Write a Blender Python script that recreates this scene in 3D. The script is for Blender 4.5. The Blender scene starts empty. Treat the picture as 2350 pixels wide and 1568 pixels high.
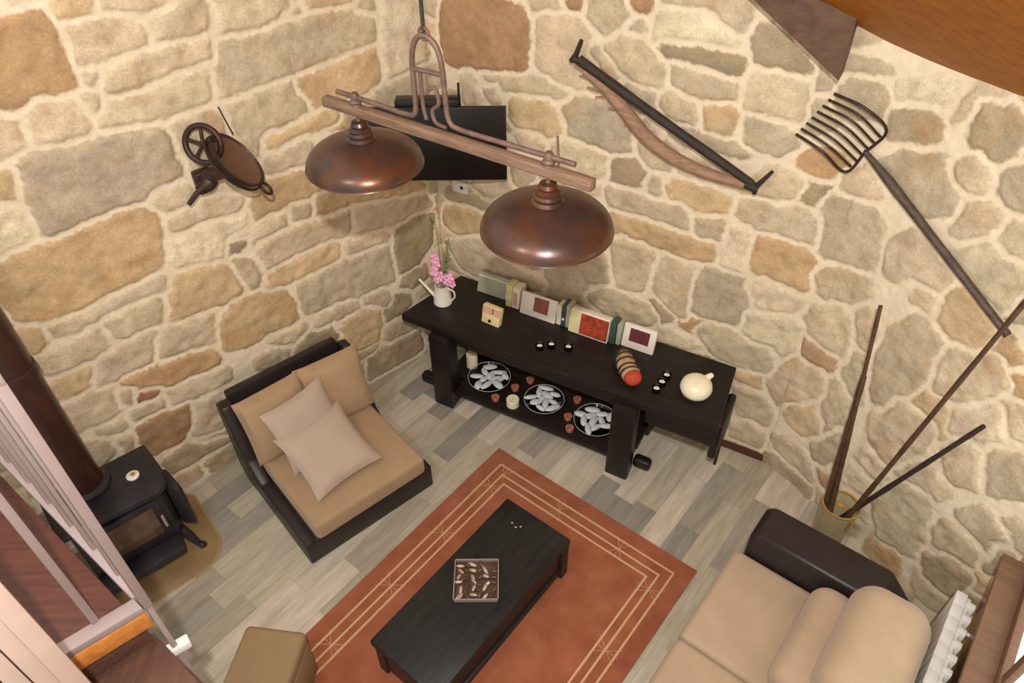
import bpy, bmesh, math, random
import numpy as np
from mathutils import Vector, Matrix
random.seed(7)
S = bpy.context.scene
COL = S.collection
# ---------------------------------------------------------------- camera, world, lights, exposure
cam_d = bpy.data.cameras.new('camera'); cam = bpy.data.objects.new('camera', cam_d); COL.objects.link(cam)
PITCH, ROLL = math.radians(42.0), math.radians(-0.6)
fw = Vector((0, math.cos(PITCH), -math.sin(PITCH))); u0 = Vector((0, math.sin(PITCH), math.cos(PITCH))); x0 = Vector((1, 0, 0))
rt = x0 * math.cos(ROLL) + u0 * math.sin(ROLL); up = -x0 * math.sin(ROLL) + u0 * math.cos(ROLL)
M = Matrix((rt, up, -fw)).transposed().to_4x4(); M.translation = Vector((0, 0, 4.0)); cam.matrix_world = M
cam_d.sensor_width = 36.0; cam_d.lens = 36.0 * 1690 / 2350; cam_d.clip_start = 0.02
S.camera = cam
w = bpy.data.worlds.new('world'); S.world = w; w.use_nodes = True
bg = w.node_tree.nodes['Background']; bg.inputs[0].default_value = (1.0, 0.95, 0.87, 1); bg.inputs[1].default_value = 0.46
S.view_settings.view_transform = 'Standard'; S.view_settings.look = 'None'
S.view_settings.gamma = 1; S.view_settings.use_curve_mapping = False
S.view_settings.exposure = 1.15
def lamp(name, kind, loc, energy, color, size=0.1, target=None, spot=None):
    d = bpy.data.lights.new(name, kind); d.energy = energy; d.color = color
    if kind == 'AREA': d.size = size
    else: d.shadow_soft_size = size
    if spot: d.spot_size, d.spot_blend = spot
    o = bpy.data.objects.new(name, d); COL.objects.link(o); o.location = loc
    if target is not None: o.rotation_euler = (Vector(target) - Vector(loc)).to_track_quat('-Z', 'Y').to_euler()
    return o
lamp('ceiling_spot_lamp', 'POINT', (0.0, -0.12, 4.55), 215, (1.0, 0.96, 0.90), 0.035)
lamp('ceiling_side_lamp', 'POINT', (-1.6, 0.6, 4.6), 42, (1.0, 0.92, 0.80), 0.12)

# ---------------------------------------------------------------- helpers
def srgb(r, g, b):
    f = lambda c: (c / 255 / 12.92) if c / 255 <= 0.04045 else ((c / 255 + 0.055) / 1.055) ** 2.4
    return (f(r), f(g), f(b), 1)
def mat(name, col, rough=0.6, metal=0.0, var=0.12, scale=6.0, bump=0.0, bscale=60.0, col2=None, stretch=None, spec=0.5, sheen=0.0, coat=0.0, trans=0.0):
    m = bpy.data.materials.new(name); m.use_nodes = True; n = m.node_tree.nodes; l = m.node_tree.links
    b = n['Principled BSDF']; b.inputs['Roughness'].default_value = rough; b.inputs['Metallic'].default_value = metal
    b.inputs['Specular IOR Level'].default_value = spec
    if sheen: b.inputs['Sheen Weight'].default_value = sheen
    if coat: b.inputs['Coat Weight'].default_value = coat
    if trans: b.inputs['Transmission Weight'].default_value = trans
    tc = n.new('ShaderNodeTexCoord'); mp = n.new('ShaderNodeMapping'); l.new(tc.outputs['Object'], mp.inputs[0])
    if stretch: mp.inputs['Scale'].default_value = stretch
    nz = n.new('ShaderNodeTexNoise'); nz.inputs['Scale'].default_value = scale; nz.inputs['Detail'].default_value = 6; nz.inputs['Roughness'].default_value = 0.6
    l.new(mp.outputs[0], nz.inputs['Vector'])
    r = n.new('ShaderNodeValToRGB'); c1 = col; 
    c2 = col2 if col2 else tuple(min(1, c * (1 + var)) for c in col[:3]) + (1,)
    if not col2: c1 = tuple(c * (1 - var) for c in col[:3]) + (1,)
    r.color_ramp.elements[0].position = 0.32; r.color_ramp.elements[1].position = 0.68
    r.color_ramp.elements[0].color = c1; r.color_ramp.elements[1].color = c2
    l.new(nz.outputs['Fac'], r.inputs[0]); l.new(r.outputs[0], b.inputs['Base Color'])
    if bump:
        n2 = n.new('ShaderNodeTexNoise'); n2.inputs['Scale'].default_value = bscale; n2.inputs['Detail'].default_value = 4
        l.new(mp.outputs[0], n2.inputs['Vector']); bp = n.new('ShaderNodeBump'); bp.inputs['Strength'].default_value = bump; bp.inputs['Distance'].default_value = 0.01
        l.new(n2.outputs['Fac'], bp.inputs['Height']); l.new(bp.outputs[0], b.inputs['Normal'])
    return m
MT = dict(
 dark_wood=mat('dark_wood', srgb(24, 19, 19), 0.42, col2=srgb(38, 30, 28), scale=5, stretch=(1, 8, 8), bump=0.15, bscale=30, spec=0.3),
 black_wood=mat('black_wood', srgb(28, 28, 29), 0.4, col2=srgb(42, 41, 41), scale=4, stretch=(6, 1, 6), bump=0.12, bscale=25, spec=0.3),
 leather=mat('leather', srgb(38, 29, 30), 0.42, var=0.12, scale=9, bump=0.12, bscale=180),
 beige=mat('beige_fabric', srgb(174, 152, 128), 0.85, var=0.07, scale=5, bump=0.1, bscale=350, sheen=0.25, spec=0.2),
 tan=mat('tan_fabric', srgb(166, 138, 108), 0.85, var=0.07, scale=5, bump=0.1, bscale=350, sheen=0.2, spec=0.2),
 pale=mat('pale_fabric', srgb(176, 157, 140), 0.85, var=0.05, scale=5, bump=0.1, bscale=350, sheen=0.2, spec=0.2),
 pouf=mat('pouf_fabric', srgb(148, 125, 94), 0.9, var=0.06, scale=8, bump=0.12, bscale=300, spec=0.2),
 iron=mat('cast_iron', srgb(52, 40, 36), 0.45, 0.55, col2=srgb(76, 56, 46), scale=14, bump=0.25, bscale=80),
 stove=mat('stove_iron', srgb(38, 38, 42), 0.5, 0.35, col2=srgb(56, 52, 56), scale=8, bump=0.15, bscale=90),
 pipe=mat('stove_pipe', srgb(84, 44, 30), 0.4, 0.15, col2=srgb(44, 34, 33), scale=3, stretch=(3, 3, 0.8)),
 copper=mat('aged_copper', srgb(66, 58, 59), 0.31, 0.55, col2=srgb(104, 66, 44), scale=8, bump=0.08, bscale=20),
 barwood=mat('bar_wood', srgb(100, 76, 60), 0.6, col2=srgb(136, 108, 86), scale=9, stretch=(1, 9, 9), bump=0.2, bscale=40),
 rust=mat('rusty_iron', srgb(92, 70, 62), 0.6, 0.3, col2=srgb(122, 96, 84), scale=25, bump=0.2),
 tv=mat('television_black', srgb(12, 12, 13), 0.3, var=0.1),
 white=mat('white_plastic', srgb(228, 226, 220), 0.4, var=0.02),
 enamel=mat('white_enamel', srgb(226, 222, 210), 0.35, var=0.05, scale=20),
 ceramic=mat('cream_ceramic', srgb(238, 230, 204), 0.35, var=0.04, scale=8),
 candle=mat('white_candle', srgb(232, 222, 196), 0.5, var=0.04),
 redglass=mat('red_candle', srgb(150, 78, 62), 0.4, col2=srgb(196, 128, 104), scale=40),
 steel=mat('painted_steel', srgb(152, 136, 134), 0.4, 0.1, var=0.05, scale=10),
 cream_steel=mat('cream_painted_steel', srgb(184, 162, 150), 0.5, 0.0, var=0.05, scale=10),
 redwood=mat('red_brown_wood', srgb(66, 32, 22), 0.5, col2=srgb(90, 46, 30), scale=5, stretch=(1, 10, 10), bump=0.1),
 treadwood=mat('tread_wood', srgb(72, 48, 38), 0.5, col2=srgb(92, 62, 48), scale=5, stretch=(8, 1, 8)),
 orange_wood=mat('orange_wood', srgb(168, 104, 44), 0.5, col2=srgb(200, 132, 62), scale=5, stretch=(8, 1.2, 8)),
 pine=mat('pine_boards', srgb(148, 86, 20), 0.55, col2=srgb(180, 112, 30), scale=3.2, stretch=(0.8, 9, 9), bump=0.06, spec=0.15),
 beam=mat('beam_wood', srgb(80, 52, 37), 0.55, col2=srgb(102, 74, 54), scale=4, stretch=(1, 7, 7), bump=0.12),
 branch=mat('branch_wood', srgb(132, 102, 80), 0.75, col2=srgb(168, 134, 108), scale=12, stretch=(1, 5, 5), bump=0.3, bscale=40),
 oldwood=mat('old_dark_wood', srgb(36, 27, 22), 0.65, col2=srgb(54, 42, 34), scale=10, stretch=(1, 5, 5), bump=0.3),
 handle=mat('handle_wood', srgb(60, 48, 41), 0.6, col2=srgb(92, 76, 64), scale=8, stretch=(1, 6, 6), bump=0.2),
 cane=mat('cane', srgb(58, 40, 28), 0.5, col2=srgb(88, 64, 42), scale=18, bump=0.1),
 darkpod=mat('dark_seed_pod', srgb(62, 46, 40), 0.35, col2=srgb(96, 72, 60), scale=22),
 liner=mat('rust_brown_iron', srgb(92, 70, 52), 0.55, 0.2, col2=srgb(112, 78, 56), scale=9),
 brass=mat('brass', srgb(190, 150, 80), 0.35, 0.7, col2=srgb(214, 182, 120), scale=20),
 pink=mat('pink_petal', srgb(216, 140, 180), 0.6, col2=srgb(240, 190, 214), scale=30),
 leaf=mat('leaf_green', srgb(96, 110, 52), 0.6, col2=srgb(140, 146, 84), scale=20),
 sage=mat('sage_cover', srgb(160, 164, 142), 0.55, var=0.07, scale=6),
 paper=mat('paper_white', srgb(226, 218, 206), 0.6, var=0.03),
 yellow=mat('pale_yellow', srgb(214, 206, 150), 0.5, var=0.06),
 greenb=mat('dark_green_cover', srgb(54, 78, 66), 0.5, var=0.1), 
 orangep=mat('orange_print', srgb(190, 70, 36), 0.5, col2=srgb(96, 40, 30), scale=26),
 brownp=mat('brown_print', srgb(150, 90, 72), 0.5, col2=srgb(120, 60, 50), scale=40),
 redp=mat('dark_red_print', srgb(120, 44, 52), 0.5, col2=srgb(70, 40, 44), scale=30),
 cardy=mat('cream_card', srgb(226, 206, 156), 0.5, var=0.05, scale=15),
 cardp=mat('pink_card', srgb(206, 164, 140), 0.5, var=0.08, scale=15),
 wicker=mat('wicker', srgb(150, 118, 82), 0.7, col2=srgb(196, 166, 124), scale=22, bump=0.3),
 redcloth=mat('red_cloth', srgb(178, 64, 44), 0.7, var=0.12, scale=14),
 redpiece=mat('red_brick_chip', srgb(120, 46, 38), 0.8),
 whitestone=mat('white_stone', srgb(222, 222, 224), 0.5, col2=srgb(178, 180, 186), scale=14),
 pod=mat('seed_pod', srgb(150, 122, 106), 0.35, 0.25, col2=srgb(226, 206, 190), scale=22),
 slate=mat('hearth_plate', srgb(128, 104, 72), 0.25, col2=srgb(146, 120, 84), scale=5),
 edge=mat('plate_edge', srgb(170, 140, 84), 0.2, var=0.05),
 soot=mat('sooty_glass', srgb(74, 56, 46), 0.2, col2=srgb(98, 78, 62), scale=12),
 frame=mat('window_frame_wood', srgb(112, 84, 66), 0.5, col2=srgb(128, 98, 80), scale=5, stretch=(1, 8, 8)),
 radiator=mat('radiator_white', srgb(232, 232, 230), 0.35, var=0.02),
 plaster=mat('plaster', srgb(206, 182, 150), 0.9, var=0.05, scale=4),
)
def glass_mat(name, tint=(0.9, 0.93, 0.95, 1), fac=0.28):
    m = bpy.data.materials.new(name); m.use_nodes = True; n = m.node_tree.nodes; l = m.node_tree.links; n.clear()
    o = n.new('ShaderNodeOutputMaterial'); t = n.new('ShaderNodeBsdfTransparent'); t.inputs[0].default_value = tint
    g = n.new('ShaderNodeBsdfGlossy'); g.inputs['Roughness'].default_value = 0.05
    fr = n.new('ShaderNodeLayerWeight'); fr.inputs[0].default_value = fac
    mx = n.new('ShaderNodeMixShader'); l.new(fr.outputs['Fresnel'], mx.inputs[0]); l.new(t.outputs[0], mx.inputs[1]); l.new(g.outputs[0], mx.inputs[2]); l.new(mx.outputs[0], o.inputs[0])
    return m
MT['glass'] = glass_mat('clear_glass')
def frosted(name, col, f):
    m = bpy.data.materials.new(name); m.use_nodes = True; n = m.node_tree.nodes; l = m.node_tree.links; b = n['Principled BSDF']; b.inputs['Base Color'].default_value = col; b.inputs['Roughness'].default_value = .25
    t = n.new('ShaderNodeBsdfTransparent'); mx = n.new('ShaderNodeMixShader'); mx.inputs[0].default_value = f; l.new(t.outputs[0], mx.inputs[1]); l.new(b.outputs[0], mx.inputs[2]); l.new(mx.outputs[0], n['Material Output'].inputs[0]); return m
MT['frosted'] = frosted('frosted_glass', srgb(206, 192, 150), .45)
def emis(name, col, st):
    m = bpy.data.materials.new(name); m.use_nodes = True; b = m.node_tree.nodes['Principled BSDF']
    b.inputs['Base Color'].default_value = col; b.inputs['Emission Color'].default_value = col; b.inputs['Emission Strength'].default_value = st
    b.inputs['Roughness'].default_value = 0.2
    return m
MT['daylight'] = emis('daylit_pane', (0.92, 0.95, 0.86, 1), 0.7)

class MB:
    def __init__(s): s.b = bmesh.new()
    def _bev(s, geom_edges, w, seg):
        if w > 0: bmesh.ops.bevel(s.b, geom=geom_edges, offset=w, segments=seg, profile=0.5, affect='EDGES')
    def box(s, x0, x1, y0, y1, z0, z1, bev=0.0, seg=2, M=None):
        t = bmesh.new(); bmesh.ops.create_cube(t, size=1)
        for v in t.verts: v.co = Vector(((x0 + x1) / 2 + v.co.x * (x1 - x0), (y0 + y1) / 2 + v.co.y * (y1 - y0), (z0 + z1) / 2 + v.co.z * (z1 - z0)))
        if bev: bmesh.ops.bevel(t, geom=t.edges[:], offset=bev, segments=seg, profile=0.5, affect='EDGES')
        s.add(t, M); return s
    def add(s, t, M=None):
        if M is not None: bmesh.ops.transform(t, matrix=M, verts=t.verts[:])
        me = bpy.data.meshes.new('tmp'); t.to_mesh(me); t.free(); s.b.from_mesh(me); bpy.data.meshes.remove(me)
    def prism(s, pts, z0, z1, bev=0.0, M=None, seg=2):
        t = bmesh.new(); lo = [t.verts.new((p[0], p[1], z0)) for p in pts]; hi = [t.verts.new((p[0], p[1], z1)) for p in pts]; n = len(pts)
        t.faces.new(lo[::-1]); t.faces.new(hi)
        for i in range(n): t.faces.new((lo[i], lo[(i + 1) % n], hi[(i + 1) % n], hi[i]))
        bmesh.ops.recalc_face_normals(t, faces=t.faces[:])
        if bev: bmesh.ops.bevel(t, geom=t.edges[:], offset=bev, segments=seg, profile=0.5, affect='EDGES')
        s.add(t, M); return s
    def tube(s, pts, r, seg=10, cap=True):
        pts = [Vector(p) for p in pts]; n = len(pts); rs = r if isinstance(r, (list, tuple)) else [r] * n
        rings = []; ref = None
        for i, p in enumerate(pts):
            d = (pts[min(i + 1, n - 1)] - pts[max(i - 1, 0)]).normalized()
            if ref is None:
                ref = Vector((0, 0, 1)) if abs(d.z) < 0.9 else Vector((1, 0, 0))
            a = d.cross(ref).normalized(); b2 = a.cross(d).normalized(); ref = b2
            rings.append([s.b.verts.new(p + (a * math.cos(2 * math.pi * k / seg) + b2 * math.sin(2 * math.pi * k / seg)) * rs[i]) for k in range(seg)])
        for i in range(n - 1):
            for k in range(seg): s.b.faces.new((rings[i][k], rings[i][(k + 1) % seg], rings[i + 1][(k + 1) % seg], rings[i + 1][k]))
        if cap: s.b.faces.new(rings[0][::-1]); s.b.faces.new(rings[-1])
        return s
    def lathe(s, prof, seg=40, M=None, c=(0, 0, 0)):
        t = bmesh.new(); rings = []
        for (r, z) in prof:
            if r < 1e-5: rings.append([t.verts.new((c[0], c[1], c[2] + z))])
            else: rings.append([t.verts.new((c[0] + r * math.cos(2 * math.pi * k / seg), c[1] + r * math.sin(2 * math.pi * k / seg), c[2] + z)) for k in range(seg)])
        for a, b2 in zip(rings, rings[1:]):
            for k in range(seg):
                k2 = (k + 1) % seg
                if len(a) == 1 and len(b2) == 1: continue
                if len(a) == 1: t.faces.new((a[0], b2[k2], b2[k]))
                elif len(b2) == 1: t.faces.new((a[k], a[k2], b2[0]))
                else: t.faces.new((a[k], a[k2], b2[k2], b2[k]))
        bmesh.ops.recalc_face_normals(t, faces=t.faces[:]); s.add(t, M); return s
    def ell(s, c, r, sub=2, M=None, jit=0.0):
        t = bmesh.new(); bmesh.ops.create_icosphere(t, subdivisions=sub, radius=1)
        for v in t.verts:
            k = 1 + random.uniform(-jit, jit); v.co = Vector((v.co.x * r[0] * k, v.co.y * r[1] * k, v.co.z * r[2] * k))
        if M is not None: bmesh.ops.transform(t, matrix=M, verts=t.verts[:])
        for v in t.verts: v.co += Vector(c)
        s.add(t); return s
    def cushion(s, a, b, h, M=None, pinch=0.10, n=16, pw=0.5):
        # soft square cushion of half sizes a, b, half thickness h, pinched corners and thin seam
        t = bmesh.new(); top = {}; bot = {}
        for i in range(n + 1):
            for j in range(n + 1):
                u, v = -1 + 2 * i / n, -1 + 2 * j / n
                e = max(0.0, (1 - abs(u) ** 3.0) * (1 - abs(v) ** 3.0)) ** pw
                x = a * u * (1 - pinch * (1 - v * v) * (abs(u) ** 4)); y = b * v * (1 - pinch * (1 - u * u) * (abs(v) ** 4))
                wob = 0.04 * h * math.sin(5 * u + 2 * v) * e
                top[i, j] = t.verts.new((x, y, h * e + wob))
                bot[i, j] = top[i, j] if i in (0, n) or j in (0, n) else t.verts.new((x, y, -h * e))
        for i in range(n):
            for j in range(n):
                t.faces.new((top[i, j], top[i + 1, j], top[i + 1, j + 1], top[i, j + 1]))
                q = (bot[i, j + 1], bot[i + 1, j + 1], bot[i + 1, j], bot[i, j])
                if len(set(q)) == 4:
                    try: t.faces.new(q)
                    except ValueError: pass
        s.add(t, M); return s
    def obj(s, name, m, parent=None, smooth=True, loc=None):
        me = bpy.data.meshes.new(name); s.b.to_mesh(me); s.b.free()
        for p in me.polygons: p.use_smooth = smooth
        if smooth:
            try: me.set_sharp_from_angle(angle=math.radians(38))
            except Exception: pass
        o = bpy.data.objects.new(name, me); COL.objects.link(o); me.materials.append(MT[m] if isinstance(m, str) else m)
        if parent is not None: o.parent = parent
        if loc is not None: o.location = loc
        return o
def tag(o, label=None, cat=None, group=None, kind=None):
    if label: o['label'] = label
    if cat: o['category'] = cat
    if group: o['group'] = group
    if kind: o['kind'] = kind
    return o
def thing(name, label, cat, loc=(0, 0, 0), az=90.0, group=None):
    """Empty at the thing's base; its local x points along compass bearing az (from +y towards +x)."""
    o = bpy.data.objects.new(name, None); COL.objects.link(o); o.empty_display_size = 0.1
    o.location = loc; o.rotation_euler = (0, 0, math.radians(90 - az)); return tag(o, label, cat, group)
def copy_tree(o, parent=None):
    c = o.copy(); COL.objects.link(c)
    if parent is not None: c.parent = parent
    for ch in list(o.children): copy_tree(ch, c)
    return c
def rotm(rx=0, ry=0, rz=0, t=(0, 0, 0)):
    m = Matrix.Rotation(math.radians(rz), 4, 'Z') @ Matrix.Rotation(math.radians(ry), 4, 'Y') @ Matrix.Rotation(math.radians(rx), 4, 'X')
    m.translation = Vector(t); return m
def frame(loc, az):   # matrix from a bearing frame to the world
    m = Matrix.Rotation(math.radians(90 - az), 4, 'Z'); m.translation = Vector(loc); return m
def arc(pts, n=8):     # smooth polyline (Catmull-Rom)
    P = [Vector(p) for p in pts]; P = [2 * P[0] - P[1]] + P + [2 * P[-1] - P[-2]]; out = []
    for i in range(1, len(P) - 2):
        for k in range(n):
            t = k / n
            out.append(0.5 * ((2 * P[i]) + (P[i + 1] - P[i - 1]) * t + (2 * P[i - 1] - 5 * P[i] + 4 * P[i + 1] - P[i + 2]) * t * t + (3 * P[i] - P[i - 1] - 3 * P[i + 1] + P[i + 2]) * t ** 3))
    out.append(P[-2]); return out
STONES_LEFT='''
o 2.064,2.998 2.01,3.008 1.913,3 1.897,2.934 1.893,2.833 1.897,2.73 1.9,2.651 1.978,2.643 2.078,2.663 2.152,2.635 2.217,2.645
y 1.869,3.016 1.717,2.985 1.712,2.933 1.791,2.932 1.866,2.945 1.88,2.987
t 1.847,2.905 1.754,2.911 1.644,2.905 1.536,2.853 1.528,2.803 1.539,2.756 1.623,2.747 1.726,2.734 1.806,2.725 1.849,2.736 1.857,2.786
t 1.505,2.827 1.406,2.882 1.293,2.877 1.224,2.859 1.227,2.753 1.313,2.742 1.42,2.741 1.514,2.76
t 1.748,2.7 1.654,2.715 1.53,2.724 1.395,2.721 1.268,2.711 1.264,2.626 1.375,2.612 1.507,2.604 1.645,2.568 1.762,2.581 1.787,2.619
g 1.842,2.705 1.783,2.695 1.812,2.647 1.847,2.666
t 1.861,2.473 1.803,2.551 1.696,2.54 1.61,2.548 1.477,2.564 1.319,2.575 1.312,2.485 1.332,2.418 1.459,2.415 1.616,2.406 1.741,2.412 1.866,2.435
t 2.131,2.579 2.069,2.62 1.931,2.595 1.91,2.552 1.909,2.477 1.936,2.432 2.031,2.437 2.133,2.465 2.146,2.522
g 1.893,2.605 1.831,2.58 1.829,2.548 1.88,2.517
t 2.236,2.601 2.182,2.564 2.185,2.514 2.2,2.477 2.267,2.447 2.303,2.445
G 2.251,2.399 2.172,2.414 2.049,2.393 1.887,2.404 1.747,2.396 1.626,2.375 1.587,2.293 1.578,2.181 1.602,2.09 1.754,2.06 1.917,2.036 2.089,2.032 2.197,2.016 2.295,2.021 2.29,2.129 2.28,2.243 2.264,2.327
y 2.332,2.379 2.297,2.357 2.328,2.262 2.383,2.261
p 2.398,2.226 2.325,2.18 2.337,2.052 2.4,2.026 2.491,2.012
Y 2.507,1.974 2.39,1.982 2.232,1.98 2.105,1.988 1.948,2.011 1.828,1.974 1.77,1.91 1.807,1.762 1.836,1.661 1.967,1.638 2.134,1.62 2.277,1.594 2.407,1.592 2.502,1.616 2.541,1.667 2.556,1.772 2.578,1.81
t 1.734,2.039 1.598,2.045 1.601,1.92 1.72,1.921 1.757,1.984
t 1.704,1.896 1.547,1.898 1.337,1.835 1.365,1.782 1.525,1.806 1.723,1.802 1.726,1.864
p 1.749,1.758 1.564,1.761 1.334,1.749 1.339,1.684 1.471,1.638 1.524,1.543 1.695,1.578 1.798,1.643
t 1.55,2.351 1.447,2.379 1.334,2.372 1.273,2.335 1.295,2.17 1.526,2.125 1.551,2.209
T 1.215,2.677 1.037,2.677 0.864,2.691 0.581,2.696 0.477,2.678 0.338,2.595 0.333,2.499 0.402,2.467 0.686,2.442 0.951,2.435 1.132,2.41 1.289,2.428
t 1.176,2.873 0.767,2.788 0.817,2.734 0.885,2.706 1.029,2.707 1.219,2.724
g 0.856,2.726 0.796,2.768 0.752,2.746 0.756,2.704 0.822,2.71
t 0.719,2.778 0.429,2.718 0.512,2.708 0.657,2.711 0.716,2.734
g 0.433,2.696 0.325,2.678 0.321,2.645 0.412,2.658
y 0.845,2.389 0.719,2.415 0.522,2.431 0.356,2.424 0.34,2.339 0.359,2.254 0.471,2.226 0.696,2.255 0.783,2.24 0.84,2.327
T 1.299,2.371 1.087,2.393 0.898,2.387 0.871,2.331 0.818,2.266 0.833,2.224 0.927,2.202 1.011,2.183 1.11,2.205 1.138,2.117 1.172,2.064 1.227,2.147 1.283,2.216 1.283,2.302
p 0.253,2.681 -0.075,2.613 -0.07,2.291 0.271,2.248 0.28,2.399
g 0.461,2.144 0.311,2.188 0.04,2.247 0.035,2.081 0.217,2.065
y 1.11,2.133 0.944,2.13 0.751,2.153 0.679,2.13 0.867,2.105 1.012,2.069 1.115,2.062
t 1.138,2.025 0.892,2.055 0.873,2 0.902,1.922 1.126,1.932 1.151,1.963
Y 1.177,1.89 1.002,1.88 0.868,1.865 0.838,1.731 0.951,1.722 1.069,1.71 1.178,1.725 1.271,1.705 1.284,1.768 1.244,1.818
y 0.858,1.673 0.775,1.682 0.578,1.593 0.258,1.539 0.127,1.456 0.2,1.441 0.494,1.509 0.676,1.582 0.786,1.532 0.904,1.556
g 1.042,1.669 0.933,1.63 0.944,1.567 1.065,1.581
t 1.446,1.633 1.258,1.628 1.094,1.63 1.094,1.569 1.222,1.548 1.346,1.552 1.339,1.61
d 1.478,1.612 1.348,1.598 1.37,1.557 1.468,1.553
t 1.279,1.521 1.051,1.538 0.845,1.513 0.697,1.499 0.706,1.379 0.747,1.37 0.905,1.374 1.057,1.378 1.182,1.355 1.306,1.349
t 0.637,1.496 0.466,1.472 0.162,1.403 0.088,1.305 0.176,1.278 0.456,1.311 0.65,1.327
y 1.312,1.28 1.165,1.301 0.852,1.32 0.802,1.284 0.821,1.217 1.003,1.201 1.156,1.209 1.309,1.234
g 1.47,1.48 1.34,1.385 1.337,1.282 1.415,1.272 1.438,1.343
T 1.108,1.125 0.955,1.129 0.787,1.153 0.585,1.146 0.456,1.122 0.438,0.993 0.458,0.851 0.632,0.852 0.908,0.864 1.066,0.874 1.128,0.963
t 0.757,1.277 0.474,1.236 0.454,1.181 0.742,1.18
d 0.341,1.202 0.185,1.261 0.081,1.196 0.117,0.992 0.227,0.899 0.364,0.889 0.398,1.048
Y 1.67,1.114 1.561,1.201 1.426,1.197 1.245,1.115 1.195,1.003 1.207,0.895 1.321,0.904 1.564,0.898 1.68,0.931
y 1.881,1.412 1.816,1.496 1.705,1.547 1.52,1.485 1.485,1.366 1.485,1.275 1.582,1.246 1.762,1.277 1.882,1.291
t 2.462,1.535 2.323,1.531 2.092,1.548 1.88,1.556 1.874,1.501 2.178,1.501 2.378,1.447 2.473,1.491
t 2.216,1.446 2.071,1.476 1.925,1.457 1.911,1.396 1.981,1.329 2.147,1.328 2.216,1.352
y 2.59,1.565 2.548,1.578 2.503,1.538 2.517,1.462 2.555,1.445 2.619,1.454 2.623,1.511
t 2.62,1.371 2.532,1.388 2.405,1.435 2.276,1.421 2.251,1.376 2.283,1.29 2.383,1.26 2.494,1.265 2.582,1.306
t 2.39,1.131 2.297,1.226 2.154,1.238 2.034,1.246 2.073,1.083 2.234,1.081 2.39,1.066
y 2.64,1.174 2.518,1.202 2.382,1.213 2.416,1.097 2.497,1.082 2.614,1.129
t 2.012,1.166 1.961,1.206 1.683,1.2 1.731,0.998 1.92,1.024 2.039,1.062
o 2.268,1.008 2.084,1.005 1.87,1.014 1.749,0.976 1.764,0.865 1.819,0.832 2.005,0.841 2.205,0.937
t 2.614,1.007 2.464,1.046 2.352,1.005 2.351,0.921 2.398,0.814 2.527,0.816 2.598,0.869
g 2.313,0.95 2.268,0.93 2.29,0.868 2.322,0.89
r 2.207,0.884 2.141,0.85 2.159,0.821 2.23,0.841
t 2.056,0.792 1.908,0.799 1.726,0.757 1.733,0.692 1.91,0.7 2.089,0.691
g 2.309,0.749 2.234,0.776 2.131,0.76 2.134,0.712 2.234,0.714 2.309,0.71
g 2.52,0.791 2.383,0.769 2.364,0.716 2.483,0.724
O 2.328,0.657 2.169,0.67 2.024,0.625 2.009,0.563 2.065,0.447 2.139,0.42 2.251,0.422 2.366,0.43 2.345,0.57
g 2.427,0.634 2.366,0.639 2.364,0.545 2.374,0.478 2.421,0.577
t 1.963,0.602 1.828,0.588 1.813,0.537 1.82,0.426 1.871,0.301 2.017,0.347 2.038,0.384
g 1.771,0.537 1.56,0.569 1.412,0.554 1.403,0.482 1.753,0.483
g 1.517,0.709 1.427,0.724 1.314,0.694 1.306,0.617 1.404,0.586 1.506,0.631
t 1.395,0.827 1.308,0.826 1.104,0.804 1.16,0.774 1.297,0.738
D 1.358,0.507 1.246,0.652 1.138,0.722 0.982,0.695 0.902,0.609 1.015,0.528 1.23,0.454 1.355,0.451
y 0.941,0.659 0.73,0.693 0.665,0.697 0.623,0.613 0.641,0.423 0.742,0.406 0.812,0.427 0.868,0.481
t 1.093,0.824 1.04,0.844 0.818,0.838 0.766,0.772 0.929,0.759 1.077,0.745
D 2.26,0.292 2.085,0.317 1.898,0.26 1.759,0.22 1.799,0.169 2.036,0.185 2.236,0.191
D 2.032,0.127 1.863,0.142 1.785,0.127 1.846,-0.002 2.026,-0.009
g 2.218,0.107 2.122,0.1 2.118,0.035 2.174,-0.001 2.23,0.024
D 2.039,0.324 1.85,0.298 1.835,0.242 2.006,0.286
g 2.579,0.713 2.522,0.7 2.49,0.595 2.561,0.56
g 0.686,0.787 0.544,0.771 0.526,0.69 0.663,0.731
D 0.726,0.221 0.569,0.285 0.309,0.256 0.287,0.078 0.56,0.07 0.751,0.068
g 0.578,0.438 0.326,0.449 0.302,0.314 0.55,0.313
t 1.703,2.937 1.667,2.971 1.395,2.914 1.512,2.895 1.641,2.914
t 2.018,3.047 1.896,3.022 1.924,3.014 2.04,3.015
g 1.457,-0.581 1.214,-0.516 1.085,-0.675 1.27,-0.8
'''
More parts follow.
